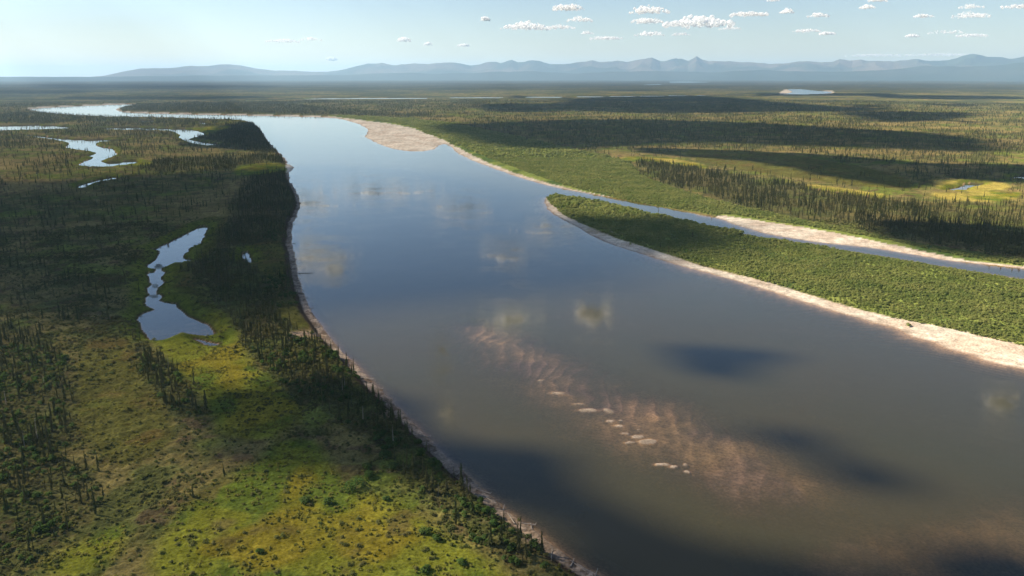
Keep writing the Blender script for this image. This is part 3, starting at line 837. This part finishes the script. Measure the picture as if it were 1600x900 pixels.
# ---- geometry nodes: spread copies of real plants standing in the scene over a cloud of points
def spread(name, X, Y, Z, scl, sources, label=None):
    """sources: list of lists of objects; every point takes one of them."""
    k = len(X)
    me = bpy.data.meshes.new(name); me.vertices.add(k)
    me.vertices.foreach_set('co', np.stack([X, Y, Z], 1).astype(np.float32).ravel())
    gg = np.random.default_rng(k)
    at = me.attributes.new('scl', 'FLOAT_VECTOR', 'POINT'); at.data.foreach_set('vector', scl.astype(np.float32).ravel())
    at = me.attributes.new('rot', 'FLOAT_VECTOR', 'POINT'); ro = np.stack([gg.uniform(-.05, .05, k), gg.uniform(-.05, .05, k), gg.uniform(0, 6.28, k)], 1)
    at.data.foreach_set('vector', ro.astype(np.float32).ravel())
    at = me.attributes.new('pick', 'INT', 'POINT'); at.data.foreach_set('value', gg.integers(0, len(sources), k).astype(np.int32))
    me.update()
    o = link(name, me)
    tr_ = bpy.data.node_groups.new(name, 'GeometryNodeTree')
    tr_.interface.new_socket('Geometry', in_out='INPUT', socket_type='NodeSocketGeometry')
    tr_.interface.new_socket('Geometry', in_out='OUTPUT', socket_type='NodeSocketGeometry')
    N = tr_.nodes; Lk = tr_.links
    gi = N.new('NodeGroupInput'); go = N.new('NodeGroupOutput')
    ip = N.new('GeometryNodeInstanceOnPoints')
    jall = N.new('GeometryNodeJoinGeometry')
    for src in sources:
        j = N.new('GeometryNodeJoinGeometry')
        for so in src:
            oi = N.new('GeometryNodeObjectInfo'); oi.transform_space = 'ORIGINAL'
            oi.inputs['Object'].default_value = so; oi.inputs['As Instance'].default_value = False
            Lk.new(oi.outputs['Geometry'], j.inputs[0])
        g2 = N.new('GeometryNodeGeometryToInstance'); Lk.new(j.outputs[0], g2.inputs[0]); Lk.new(g2.outputs[0], jall.inputs[0])
    Lk.new(gi.outputs[0], ip.inputs['Points']); Lk.new(jall.outputs[0], ip.inputs['Instance'])
    ip.inputs['Pick Instance'].default_value = True
    def named(nm, ty_):
        a_ = N.new('GeometryNodeInputNamedAttribute'); a_.data_type = ty_; a_.inputs['Name'].default_value = nm
        return [s_ for s_ in a_.outputs if s_.enabled and s_.name == 'Attribute'][0]
    Lk.new(named('pick', 'INT'), ip.inputs['Instance Index'])
    Lk.new(named('scl', 'FLOAT_VECTOR'), ip.inputs['Scale'])
    er = N.new('FunctionNodeEulerToRotation'); Lk.new(named('rot', 'FLOAT_VECTOR'), er.inputs[0]); Lk.new(er.outputs[0], ip.inputs['Rotation'])
    Lk.new(ip.outputs[0], go.inputs[0])
    md = o.modifiers.new('spread', 'NODES'); md.node_group = tr_
    tag(o, label, None, None, 'stuff')
    return o

ws = th[rest] / 10
wj = ws * g.uniform(.75, 1.5, len(rest))
spread('spruce_forest', tx[rest], ty[rest], tz[rest] - .05, np.stack([wj, wj, ws], 1), [[a_, b__] for a_, b__ in proto_objs], 'dark spruce woods on both sides of the river')

# far trees: simpler crowns; the four that stand closest to the far lens of the river are things of their own
far_src = []
far_spots = [(1478, 303), (1502, 305), (1537, 311), (1412, 300)]
for i, (ax_, ay_) in enumerate(far_spots):
    X_, Y_ = ground_at(ax_, ay_, 1.5)
    e = bpy.data.objects.new('spruce_tree', None); COL.objects.link(e); e.location = (X_, Y_, 1.2)
    tag(e, ['small spruce left of the yellow marsh beyond the right bank wood', 'small spruce between the yellow marsh and its shining pool',
            'small spruce at the middle of the yellow marsh beyond the wood', 'small spruce on tawny heath left of the shining pool'][i], 'tree', 'spruces round the yellow marsh')
    m_ = spruce_mesh(10, [1.3, 1.0, 1.5, 1.15][i], 5, 4, 500 + i, .02); m_.materials.append(M_SPRUCE)
    c_ = link('crown', m_, None, e); t_ = link('trunk', near_trunks[i], None, e)
    far_src.append([c_])
fs = fh / 10
fwid = fs * g.uniform(1.0, 1.6, len(fx)) * np.where(np.hypot(fx, fy) > 2600, 1.25, 1)
spread('distant_spruce_forest', fx, fy, fz, np.stack([fwid, fwid, fs], 1), far_src, 'spruce woods thinning out towards the horizon')

# ---- bushes that show one by one
BUSHES = [(603, 715, 5.2, 'dark round bush farthest up the shaded heath by the riverside wood'), (612, 733, 4.6, 'dark round bush second in the line on the shaded heath'),
          (575, 733, 4.2, 'low dark bush left of its round twin on the shaded heath'), (580, 748, 5.6, 'long dark bush in the shade above the biggest one'),
          (555, 768, 9.5, 'largest dark bush on the shaded heath beside the bare path'), (478, 789, 4.6, 'grey green bush at the lower edge of the cloud shadow'),
          (514, 790, 4.2, 'green bush just right of the grey green one on the heath'), (605, 784, 3.0, 'little green bush right below the bare path'),
          (665, 838, 4.6, 'green bush alone in the yellow bog near the bank'), (682, 845, 3.4, 'smaller bush touching the one in the yellow bog'),
          (722, 882, 3.6, 'green bush at the foot of the riverside spruces'), (665, 895, 4.0, 'green bush cut by the lower edge of the view'),
          (408, 865, 3.0, 'small pale bush alone in the bright green meadow')]
for i, (bx, by, bw, lab) in enumerate(BUSHES):
    X_, Y_ = ground_at(bx, by, 3.0)
    zz = lay(np.array([X_]), np.array([Y_]))['z'][0]
    e = bpy.data.objects.new('bush', None); COL.objects.link(e); e.location = (X_, Y_, zz)
    tag(e, lab, 'bush', 'bushes scattered on the heath')
    m_ = leafy_mesh('foliage', bw * .5, bw * .42, 520 if bw > 5 else 300, .34, 600 + i, 9 if bw > 8 else 6); m_.materials.append(M_BUSH)
    link('foliage', m_, None, e)
    V = []; F = []
    rr = random.Random(i)
    for s_ in range(5):
        a_ = rr.uniform(0, 6.28); q = bw * .28; b0 = len(V)
        V += [(.06, 0, -.2), (-.05, .05, -.2), (-.02, -.06, -.2), (q * math.cos(a_), q * math.sin(a_), bw * .3)]
        F += [(b0, b0 + 1, b0 + 3), (b0 + 1, b0 + 2, b0 + 3), (b0 + 2, b0, b0 + 3)]
    m2_ = mesh('stem', V, F); m2_.materials.append(M_BARK); link('stem', m2_, None, e)

# ---- willow thickets and heath shrubs, beyond counting
def own_src(specs, nm, mat, cat_, labs, spots):
    out = []
    for i, (sp, lab, xy) in enumerate(zip(specs, labs, spots)):
        m_ = leafy_mesh('foliage', *sp); m_.materials.append(mat)
        X_, Y_ = ground_at(*xy, 2.0)
        o = link(nm, m_); o.location = (X_, Y_, lay(np.array([X_]), np.array([Y_]))['z'][0] - .1)
        tag(o, lab, cat_)
        out.append([o])
    return out
wsrc = own_src([(1.6, 2.2, 90, .42, 701, 4), (1.3, 2.8, 80, .40, 702, 4), (2.0, 2.0, 110, .44, 703, 5), (1.2, 1.7, 60, .38, 704, 3)], 'willow_bush', M_WILLOW, 'bush',
   ['pale green willow bush at the upstream tip of the island', 'willow bush on the beach edge of the island below its bare sandy patch', 'willow bush standing out on the island shore above the sand spit', 'low willow at the edge of the pale channel sandbar'],
   [(861, 318), (985, 381), (1420, 506), (1240, 351)])
hsrc = own_src([(.8, .8, 44, .24, 711, 3), (1.1, .9, 56, .26, 712, 4), (.6, .6, 34, .22, 713, 3)], 'heath_shrub', M_SHRUB, 'shrub',
   ['low brown shrub in the tawny clearing by the cut bank', 'low shrub at the sandy slump above the lower beach', 'low shrub beside the bare path on the heath'],
   [(470, 520), (812, 806), (622, 768)])
wfn = lambda L, X, Y: .75 * sstep(-1, 2, L['willow']) * (L['d'] < -1.5) * (L['sand'] < 1) * (.45 + .75 * sstep(.35, .5, fbm(X, Y, 12, 3, 801)))
W = [gather(250, 750, R(42), .75, 311, wfn), gather(750, 1500, R(38), .38, 312, lambda L, X, Y: wfn(L, X, Y) * .5)]
W2 = gather(1500, 3200, R(30), .03, 316, lambda L, X, Y: wfn(L, X, Y) * .1)
wx_, wy_, wz_ = cat(W + [W2], 0), cat(W + [W2], 1), cat(W + [W2], 2)
wr = np.hypot(wx_, wy_)
wsz = g.uniform(.4, 1.35, len(wx_)) * (.55 + .9 * fbm(wx_, wy_, 25, 3, 802)) * np.where(wr > 1500, 1.7, np.where(wr > 750, .85, .58))
# taller belt along the channel side of the island
cl = wpoly([(862, 306), (950, 318), (1050, 341), (1165, 366), (1140, 374), (1050, 356), (950, 336), (870, 322)], 1)
wsz *= 1 + .7 * sstep(-6, 4, sdist(cl, wx_, wy_, 40))
spread('willow_thicket', wx_, wy_, wz_ - .1, np.stack([wsz, wsz, wsz * .85], 1), wsrc, 'bright green willow scrub on the island and the right bank')
def hfn(L, X, Y):
    b = .07 + .36 * sstep(.5, .66, fbm(X, Y, 26, 4, 803)) + .12 * sstep(.004, .02, L['dens'])
    b = b * (1 - .75 * sstep(-3, 3, L['meadow'])) * (1 - .6 * sstep(-3, 3, L['bog']))
    return b * (L['willow'] < -2) * (L['sand'] < -1) * (L['d_r'] < -7) * (L['d_p'] < -2.5)
Hs = [gather(140, 420, R(44), .44, 321, hfn), gather(420, 900, R(40), .2, 322, lambda L, X, Y: hfn(L, X, Y) * .45)]
hx, hy, hz = cat(Hs, 0), cat(Hs, 1), cat(Hs, 2)
hs = g.uniform(.5, 1.3, len(hx)) * np.where(np.hypot(hx, hy) > 420, 1.4, 1)
spread('heath_scrub', hx, hy, hz - .08, np.stack([hs, hs, hs * .9], 1), hsrc, 'low shrubs covering the tundra heath')
M_SEDGE = foliage_material('sedge', (.115, .125, .028), (.180, .165, .040), .35)
def tfn(L, X, Y):
    m_ = sstep(-4, 3, L['meadow']) + .35 * sstep(-3, 3, L['bog']) + .18
    return .22 * np.clip(m_, 0, 1) * sstep(.38, .6, fbm(X, Y, 9, 3, 807)) * (L['willow'] < -2) * (L['d_r'] < -7) * (L['d_p'] < -1.5)
Ts = gather(140, 460, R(44), .22, 341, tfn)
ts_ = g.uniform(.5, 1.3, len(Ts[0]))
tsrc = own_src([(.75, .5, 40, .22, 731, 3), (.55, .6, 34, .20, 732, 3)], 'sedge_tussock', M_SEDGE, 'tussock',
   ['yellow green tussock just below the lily pond outlet', 'yellow green tussock in the middle of the bright meadow'], [(330, 552), (420, 600)])
spread('sedge_tussocks', Ts[0], Ts[1], Ts[2] - .08, np.stack([ts_, ts_, ts_], 1), tsrc, 'yellow green sedge tussocks of the wet meadow')
def bfn(L, X, Y):
    pxx, pyy = project(X, Y, 2.0)
    band = sstep(-30, -16, L['d_r']) * (L['d_r'] < -7) * (L['lowside'] < .3) * (X < 120) + .7 * sstep(.010, .02, L['dens']) * (Y < 420)
    return .10 * np.clip(band, 0, 1) * (L['d_p'] < -4) * sstep(.42, .55, fbm(X, Y, 14, 3, 804)) * (L['meadow'] < -2) * (L['bog'] < -1)
B = gather(140, 800, R(44), .1, 331, bfn)
bs_ = g.uniform(.5, 1.15, len(B[0]))
bsrc = own_src([(1.7, 2.3, 120, .36, 721, 5), (1.3, 1.8, 90, .34, 722, 4)], 'alder_bush', M_BUSH, 'bush',
   ['bright green alder bush at the lower end of the riverside wood', 'alder bush on the brink of the cut bank below the clearing'], [(800, 862), (520, 548)])
spread('alder_thicket', B[0], B[1], B[2] - .1, np.stack([bs_, bs_, bs_], 1), bsrc, 'green alder scrub under the riverside spruces')
print('willow', len(wx_), 'heath', len(hx), 'alder', len(B[0]))

# ---- driftwood logs along the cut bank
def log_mesh(L_, r0, seed):
    rr = random.Random(seed); V = []; F = []; k = 6; rings = 6
    for i in range(rings):
        t = i / (rings - 1); q = r0 * (1 - .6 * t)
        oy = math.sin(t * 2.5 + seed) * .12 * L_ * .2
        for j in range(k):
            a_ = 2 * math.pi * j / k
            V.append((t * L_ - L_ / 2, oy + q * math.cos(a_), q * math.sin(a_) + .1))
    for i in range(rings - 1):
        for j in range(k): F.append((i * k + j, i * k + (j + 1) % k, (i + 1) * k + (j + 1) % k, (i + 1) * k + j))
    F.append(tuple(range(k - 1, -1, -1))); F.append(tuple((rings - 1) * k + j for j in range(k)))
    for s_ in range(7):                                        # root plate and broken boughs
        b0 = len(V); a_ = rr.uniform(0, 6.28); x_ = -L_ / 2 if s_ < 4 else rr.uniform(-.2, .4) * L_
        q = rr.uniform(.5, 1.1)
        V += [(x_, .06, .15), (x_ + .1, -.06, .15), (x_, 0, 0), (x_ + rr.uniform(-.3, .3), q * math.cos(a_), .2 + abs(q * math.sin(a_)))]
        F += [(b0, b0 + 1, b0 + 3), (b0 + 1, b0 + 2, b0 + 3), (b0 + 2, b0, b0 + 3)]
    return mesh('driftwood_log', V, F)
logs_m = [log_mesh(6, .22, 1), log_mesh(8, .2, 2), log_mesh(4.5, .26, 3)]
for m_ in logs_m: m_.materials.append(M_DRIFT)
lb = smooth_open(left_bank[:24], 8)
LOGS = []
for i in range(46):
    t = (i + random.uniform(.1, .9)) / 46
    k = int(t * (len(lb) - 2)); p0, p1 = lb[k], lb[k + 1]
    u = (p1 - p0) / (np.linalg.norm(p1 - p0) + 1e-6)
    nrm = np.array([-u[1], u[0]])
    off = random.uniform(-.5, 4.5)
    ptx, pty = p0[0] + nrm[0] * off, p0[1] + nrm[1] * off
    LL = lay(np.array([ptx]), np.array([pty]))
    if LL['d_r'][0] > 1.0 or LL['d_r'][0] < -7: continue
    o = link('driftwood_log', logs_m[i % 3]); o.location = (ptx, pty, max(LL['z'][0], 0) + .05)
    o.rotation_euler = (0, random.uniform(-.05, .05), math.atan2(u[1], u[0]) + random.uniform(-1.2, 1.2))
    qx, qy = project(ptx, pty, 0)
    where = 'beach below the small alder slope' if qy > 780 else ('narrow beach under the shaded riverside wood' if qy > 640 else ('pale beach below the spruce band' if qy > 545 else ('foot of the cut bank by the clearing' if qy > 480 else 'dark foot of the high cut bank')))
    kind_ = ['short bent grey', 'long slim grey', 'stout'][i % 3]
    tag(o, f'{kind_} drift log on the {where}', 'log', 'drift logs on the ' + where)
for j, (lx_, ly_, an) in enumerate([(481, 427, .05), (458, 318, -.1)]):
    X_, Y_ = ground_at(lx_, ly_); o = link('driftwood_log', logs_m[1]); o.location = (X_ - 1.0, Y_, .15); o.rotation_euler = (0, 0, an)
    o.scale = (1.3, 1.3, 1.3)
    tag(o, ['fallen log jutting into the river beside the white cloud reflection', 'fallen log in the water at the bulge of the cut bank'][j], 'log', 'fallen logs in the water')

# ------------------------------------------------------------------ clouds
def cloud_material(name, thin, soft=.25):
    m, nt, out = new_mat(name)
    df = nd(nt, 'ShaderNodeBsdfDiffuse', Color=(.97, .97, .97, 1)); tl = nd(nt, 'ShaderNodeBsdfTranslucent', Color=(.97, .97, .97, 1))
    mx = nd(nt, 'ShaderNodeMixShader'); mx.inputs[0].default_value = .5 if thin > .3 else .3
    nt.links.new(df.outputs[0], mx.inputs[1]); nt.links.new(tl.outputs[0], mx.inputs[2])
    tr = nd(nt, 'ShaderNodeBsdfTransparent'); m2 = nd(nt, 'ShaderNodeMixShader')
    geo = nd(nt, 'ShaderNodeNewGeometry'); nz = nd(nt, 'ShaderNodeTexNoise', Scale=.012, Detail=5.0, Roughness=.65)
    nt.links.new(geo.outputs['Position'], nz.inputs['Vector'])
    mr = nd(nt, 'ShaderNodeMapRange'); mr.inputs[1].default_value = .35; mr.inputs[2].default_value = .65; mr.inputs[3].default_value = min(1, thin + soft); mr.inputs[4].default_value = max(0, thin - soft)
    nt.links.new(nz.outputs['Fac'], mr.inputs[0]); nt.links.new(mr.outputs[0], m2.inputs[0])
    nt.links.new(mx.outputs[0], m2.inputs[1]); nt.links.new(tr.outputs[0], m2.inputs[2]); nt.links.new(m2.outputs[0], out.inputs['Surface'])
    return m
M_CLOUD = cloud_material('cloud', .35)
M_WHITE = cloud_material('white_cloud', .34, .08)
M_THIN = cloud_material('thin_cloud', .62)
M_VEIL = cloud_material('veil_cloud', .72)

import bmesh
def ico(sub):
    bm = bmesh.new(); bmesh.ops.create_icosphere(bm, subdivisions=sub, radius=1)
    V = np.array([v.co[:] for v in bm.verts]); F = np.array([[v.index for v in f.verts] for f in bm.faces]); bm.free()
    return V, F
ICO1, ICO2 = ico(1), ico(2)
def puffs(name, items, mat, seed, sub=1, flat=.7):
    """items: (x, y, z, radius) billows joined in one cloud."""
    V0, F0 = ICO1 if sub == 1 else ICO2
    gg = np.random.default_rng(seed); Vs = []; Fs = []; k = 0
    for (x, y, z, rr_) in items:
        q = 1 + gg.normal(size=(len(V0), 1)) * .10
        V = V0 * q * rr_ * np.array([1, 1, flat]) + np.array([x, y, z])
        Vs.append(V); Fs.append(F0 + k); k += len(V0)
    me = mesh(name, np.concatenate(Vs), np.concatenate(Fs), True); me.materials.append(mat)
    return link(name, me)

ZC = 1180.0
OFF = np.array([SD[0], SD[1]]) / SD[2]          # metres sideways per metre up, towards the sun
SHADOWS = [  # outlines of the shadows the clouds throw, on the photograph
 ([(-120, 300), (0, 290), (150, 283), (300, 273), (445, 262), (540, 258), (640, 262), (760, 280), (830, 312), (890, 345), (945, 346), (1040, 347), (1120, 356), (1175, 375), (1130, 402), (1060, 424), (1000, 452), (850, 464),
   (700, 467), (560, 473), (480, 480), (400, 490), (330, 500), (250, 515), (120, 522), (0, 514), (-120, 505)], [[(350, 338), (430, 330), (450, 345), (400, 360), (355, 356)], [(400, 392), (452, 396), (455, 412), (410, 408)]]),
 ([(320, 650), (400, 618), (560, 602), (640, 622), (700, 685), (830, 698), (920, 714), (930, 730), (945, 754), (880, 772), (760, 786), (640, 762), (540, 748), (430, 762), (380, 735), (330, 700)], []),
 ([(1180, 678), (1215, 664), (1262, 672), (1290, 694), (1250, 702), (1200, 696)], []),
 ([(1300, 726), (1350, 722), (1420, 742), (1425, 768), (1370, 776), (1310, 752)], []),
 ([(1430, 850), (1520, 842), (1590, 862), (1540, 886), (1460, 880)], []),
 ([(900, 805), (1000, 795), (1120, 850), (1300, 880), (1650, 870), (1650, 1000), (960, 1000)], []),
 ([(1010, 543), (1080, 540), (1180, 546), (1232, 553), (1215, 563), (1150, 566), (1080, 556)], []),
 ([(1060, 558), (1110, 560), (1165, 570), (1160, 584), (1120, 592), (1085, 580)], []),
 ([(690, 200), (820, 191), (1000, 188), (1200, 194), (1350, 203), (1500, 211), (1560, 224), (1540, 238), (1400, 237), (1250, 231), (1100, 226), (1000, 232), (900, 237), (790, 231), (730, 218)], []),
 ([(940, 152), (1080, 150.5), (1160, 156), (1280, 166), (1400, 170), (1340, 175), (1180, 177), (1050, 179), (930, 175), (870, 169)], []),
 ([(750, 164), (880, 164), (890, 174), (780, 177)], []),
 ([(1000, 233), (1200, 240), (1400, 252), (1500, 261), (1620, 260), (1620, 292), (1500, 283), (1470, 295), (1420, 297), (1330, 281), (1250, 266), (1150, 252), (1040, 246)], []),
 ([(1370, 350), (1450, 353), (1640, 366), (1640, 416), (1500, 400), (1420, 386)], []),
 ([(1320, 176), (1440, 176), (1530, 179), (1500, 187), (1390, 193)], []),
 ([(320, 207), (400, 191), (432, 212), (447, 234), (420, 238), (330, 234), (290, 226)], []),
 ([(-100, 143), (130, 143), (120, 148), (0, 150), (-100, 150)], []),
 ([(1200, 147), (1380, 146), (1390, 150), (1200, 151)], []),
 ([(60, 134), (300, 133), (420, 136), (380, 140), (200, 141), (80, 139)], []),  # unseen streak cloud, added to darken the far plain
 ([(1380, 150), (1540, 150), (1620, 155), (1480, 157), (1380, 154)], []),  # another added streak, darkens the far plain on the right
 ([(100, 152), (330, 150), (430, 154), (300, 158), (120, 157)], []),  # another added streak, darkens the far plain on the left
]
allp = []
for si, (P, holes) in enumerate(SHADOWS):
    poly = wpoly(P, 2); hp = [wpoly(h_, 1) for h_ in holes]
    x0, y0 = poly.min(0); x1, y1 = poly.max(0)
    size = math.sqrt((x1 - x0) * (y1 - y0)); wobk = .30 if size < 260 else .10
    zc = ZC if size < 700 else 3500.0
    rmin = max(9, size * .022); rmax = max(22, size * .11)
    gg = np.random.default_rng(900 + si)
    k = 2600
    X = gg.uniform(x0, x1, k); Y = gg.uniform(y0, y1, k)
    sd = sdist(poly, X + (fbm(X, Y, size * .12, 3, 81) - .5) * size * wobk, Y + (fbm(X, Y, size * .12, 3, 82) - .5) * size * wobk, 10)
    for h_ in hp: sd = np.minimum(sd, -sdist(h_, X, Y, 200))
    ok = sd > rmin * .35
    X, Y, sd = X[ok], Y[ok], sd[ok]
    rad = np.clip(sd * .9, rmin, rmax)
    o_ = np.argsort(-rad * gg.uniform(.8, 1, len(rad)))
    acc = np.zeros((0, 3))
    for i in o_:
        if len(acc) and (np.hypot(acc[:, 0] - X[i], acc[:, 1] - Y[i]) < acc[:, 2] * .62).any(): continue
        acc = np.vstack([acc, (X[i], Y[i], rad[i])])
    for (x, y, q) in acc:
        z = zc + q * .7 + gg.uniform(0, 1) * min(q, 60)
        allp.append((x + OFF[0] * z, y + OFF[1] * z, z, q, size))
print('overhead billows', len(allp))
def skin(o, vox):
    md = o.modifiers.new('skin', 'REMESH'); md.mode = 'VOXEL'; md.voxel_size = vox; md.use_smooth_shade = True
    if o.name.startswith('cloud') and 'bank' not in o.name:
        m2 = o.modifiers.new('soften', 'SMOOTH'); m2.factor = .5; m2.iterations = 10
nearp = [p for p in allp if p[3] < 75]; farp = [p for p in allp if p[3] >= 75]
M_BANK = cloud_material('bank_cloud', .16)
cb_o = puffs('cloud_bank', [p[:4] for p in allp if p[4] < 700], M_BANK, 5, 1, .75); tag(cb_o, 'broken cumulus clouds above the near valley', None, None, 'stuff'); skin(cb_o, 8)
cb_o = puffs('distant_cloud_bank', [p[:4] for p in allp if p[4] >= 700], M_BANK, 5, 1, .75); tag(cb_o, 'broken cumulus clouds above the far valley', None, None, 'stuff'); skin(cb_o, 22)

# clouds mirrored in the river (beyond the top of the view)
MIR = [(505, 408, 85, 26, M_CLOUD), (500, 404, 50, 14, M_CLOUD), (570, 300, 60, 3, M_THIN), (720, 330, 70, 6, M_THIN), (690, 568, 36, 44, M_THIN), (700, 655, 34, 26, M_THIN), (925, 492, 60, 16, M_THIN),
       (790, 395, 80, 10, M_THIN), (1565, 628, 50, 22, M_THIN), (800, 500, 110, 22, M_THIN), (860, 360, 90, 7, M_THIN)]
mp = {M_CLOUD: [], M_THIN: []}
MIR += [(480, 320, 110, 8, M_THIN), (600, 300, 170, 5, M_THIN), (560, 232, 60, 1.5, M_THIN)][:2]
for k, (x, y, wpx, hpx, mt) in enumerate(MIR):
    gg = np.random.default_rng(950 + k)
    for _ in range(70):
        u_ = gg.normal() * .34; v_ = gg.normal() * .26 + .18 * math.sin(u_ * 5 + k)
        gxp, gyp = ground_at(x + u_ * wpx, y + v_ * hpx)
        s_ = (ZC + 150 + H) / H
        X_, Y_ = gxp * s_, gyp * s_
        q = (2.0 if mt is M_CLOUD else 1.25) * gg.uniform(.02, .15) * math.exp(-2.2 * u_ * u_) * min(wpx, 60) * math.hypot(X_, Y_) / FPX
        mp[mt].append((X_, Y_, ZC + 150 + gg.uniform(-.3, .3) * q, q))
hc = puffs('high_cloud', mp[M_CLOUD], M_BANK, 6, 1, .9); skin(hc, 10); tag(hc, 'white cloud above the view mirrored in the river by the left bank', None, None, 'stuff')
hc = puffs('high_cloud', mp[M_THIN], M_CLOUD, 7, 1, .7); tag(hc, 'thin clouds above the view mirrored in the river', None, None, 'stuff')

# clouds in the picture
CL = [(820, 46, 72, 15, 0, 'long white cumulus with a ragged top left of the main cloud group'), (1076, 42, 92, 21, 0, 'largest white cumulus above the sharpest peak'), (1003, 25, 56, 13, 0, 'flat based white cloud above and left of the largest one'),
      (884, 20, 46, 12, 1, 'pale cloud above the long ragged cumulus'), (900, 37, 36, 10, 1, 'pale cloud just under the high pale one'), (1004, 58, 42, 9, 0, 'small white cloud below the flat based one'), (1000, 40, 44, 10, 1, 'faint cloud between two white ones left of the largest'),
      (871, 48, 44, 7, 1, 'faint streak right of the long ragged cumulus'), (912, 56, 18, 7, 0, 'tiny white puff right of the long ragged cumulus'), (1051, 59, 26, 7, 0, 'small white puff under the largest cumulus'), (1124, 52, 30, 6, 1, 'faint tail right below the largest cumulus'),
      (458, 69, 46, 8, 0, 'low white streak alone over the left foothills'), (500, 66, 30, 7, 1, 'faint puff right of the low white streak'), (638, 66, 20, 9, 1, 'small puff above the low gap in the mountains'), (675, 72, 12, 7, 1, 'tiny puff over the rounded ridge'),
      (760, 36, 13, 9, 1, 'tiny high puff left of the long ragged cumulus'), (728, 74, 18, 4, 1, 'thin wisp low over the left peaks'), (530, 94, 14, 5, 1, 'faint low puff at the end of the left hills'), (1253, 36, 28, 9, 0, 'small bright cloud alone right of the largest cumulus'),
      (1185, 14, 16, 8, 0, 'little bright puff high right of the largest cumulus'), (1324, 27, 18, 8, 1, 'little grey puff under a grey wisp'), (1338, 19, 22, 4, 1, 'grey wisp over the little grey puff'), (1206, 30, 18, 9, 1, 'faint puff between two small bright clouds'),
      (1478, 42, 44, 8, 1, 'pale cloud in the right sky below a smaller one'), (1477, 31, 28, 7, 1, 'smaller pale cloud stacked over a wider one'), (1444, 62, 40, 7, 0, 'white lens shaped cloud low in the right sky'), (1592, 10, 32, 12, 0, 'pinkish cloud cut by the right top corner'),
      (1588, 68, 12, 5, 1, 'tiny puff low at the right edge'), (1238, 57, 36, 4, 1, 'grey streak under the small bright cloud'), (1270, 61, 20, 4, 1, 'short grey streak right of another one'), (1410, 41, 24, 4, 1, 'grey streak in the empty right sky'), (1396, 66, 16, 4, 1, 'grey dash left of the lens shaped cloud'),
      (1485, 67, 34, 4, 1, 'grey streak right of the lens shaped cloud'), (1560, 33, 54, 4, 1, 'long grey streak under the right corner cloud'), (1519, 17, 20, 5, 1, 'grey scrap left of the corner cloud'), (62, 1, 26, 6, 1, 'pale cloud cut by the top edge far left'),
      (1054, 1, 40, 5, 0, 'pale cloud cut by the top edge above the largest cumulus'), (1340, 91, 70, 3, 1, 'low pale bank resting on the right ridge'), (1440, 91, 80, 3, 1, 'low pale bank left of the broad summit'), (1150, 33, 50, 5, 1, 'faint veil right of the largest cumulus'),
      (940, 64, 46, 4, 1, 'thin grey streak below the faint puffs'), (1515, 3, 60, 4, 1, 'grey scraps along the top edge at the right')]
for k, (x, y, wpx, hpx, thin, lab) in enumerate(CL):
    gg = np.random.default_rng(1000 + k)
    el = max((118.5 - (y + hpx * .4)) / FPX, .008)
    dist = min((1230 - H) / el, 52000) if y > 12 else (1230 - H) / el
    zb = H + dist * el
    azp = math.atan((x - 800) / FPX / .998)
    wm = wpx * dist / FPX; hm = hpx * dist / FPX
    cx, cy = dist * math.sin(azp), dist * math.cos(azp)
    tx_, ty_ = math.cos(azp), -math.sin(azp)
    items = []
    kk = 200 if wpx > 40 else 100
    for _ in range(kk):
        u_ = np.clip(gg.normal() * .24, -.5, .5); env = math.cos(u_ * math.pi) ** .6 * (.55 + .45 * vnoise(np.array([u_ * 5 + k * 7.0]), np.array([.5]), 3)[0])
        v_ = gg.uniform(0, 1) ** 1.1 * env
        dp = gg.normal() * .22
        q = hm * gg.uniform(.08, .21) * (1.2 - .5 * v_)
        items.append((cx + tx_ * u_ * wm + math.sin(azp) * dp * wm, cy + ty_ * u_ * wm + math.cos(azp) * dp * wm, zb + q * .5 + v_ * hm * .8, q * (2.4 if hpx < 6 else 1)))
    o = puffs('cloud', items, M_THIN if thin else M_WHITE, 1100 + k, 1, .8)
    if not thin: skin(o, max(8, .6 * dist / FPX))
    tag(o, lab, 'cloud', 'small clouds in the sky')

# ------------------------------------------------------------------ haze
hz_m, hnt, hout = new_mat('haze')
pv = nd(hnt, 'ShaderNodeVolumePrincipled'); pv.inputs['Color'].default_value = (.48, .73, 1.0, 1); pv.inputs['Density'].default_value = 2.7e-5; pv.inputs['Anisotropy'].default_value = .2
hnt.links.new(pv.outputs[0], hout.inputs['Volume'])
Lh = 80000.0; zt = 1010.0; zb_ = -8.0
hv = [(-Lh, -Lh, zb_), (Lh, -Lh, zb_), (Lh, Lh, zb_), (-Lh, Lh, zb_), (-Lh, -Lh, zt), (Lh, -Lh, zt), (Lh, Lh, zt), (-Lh, Lh, zt)]
hzo = link('haze', mesh('haze', hv, [(0, 3, 2, 1), (4, 5, 6, 7), (0, 1, 5, 4), (1, 2, 6, 5), (2, 3, 7, 6), (3, 0, 4, 7)]), hz_m)
tag(hzo, kind='stuff')
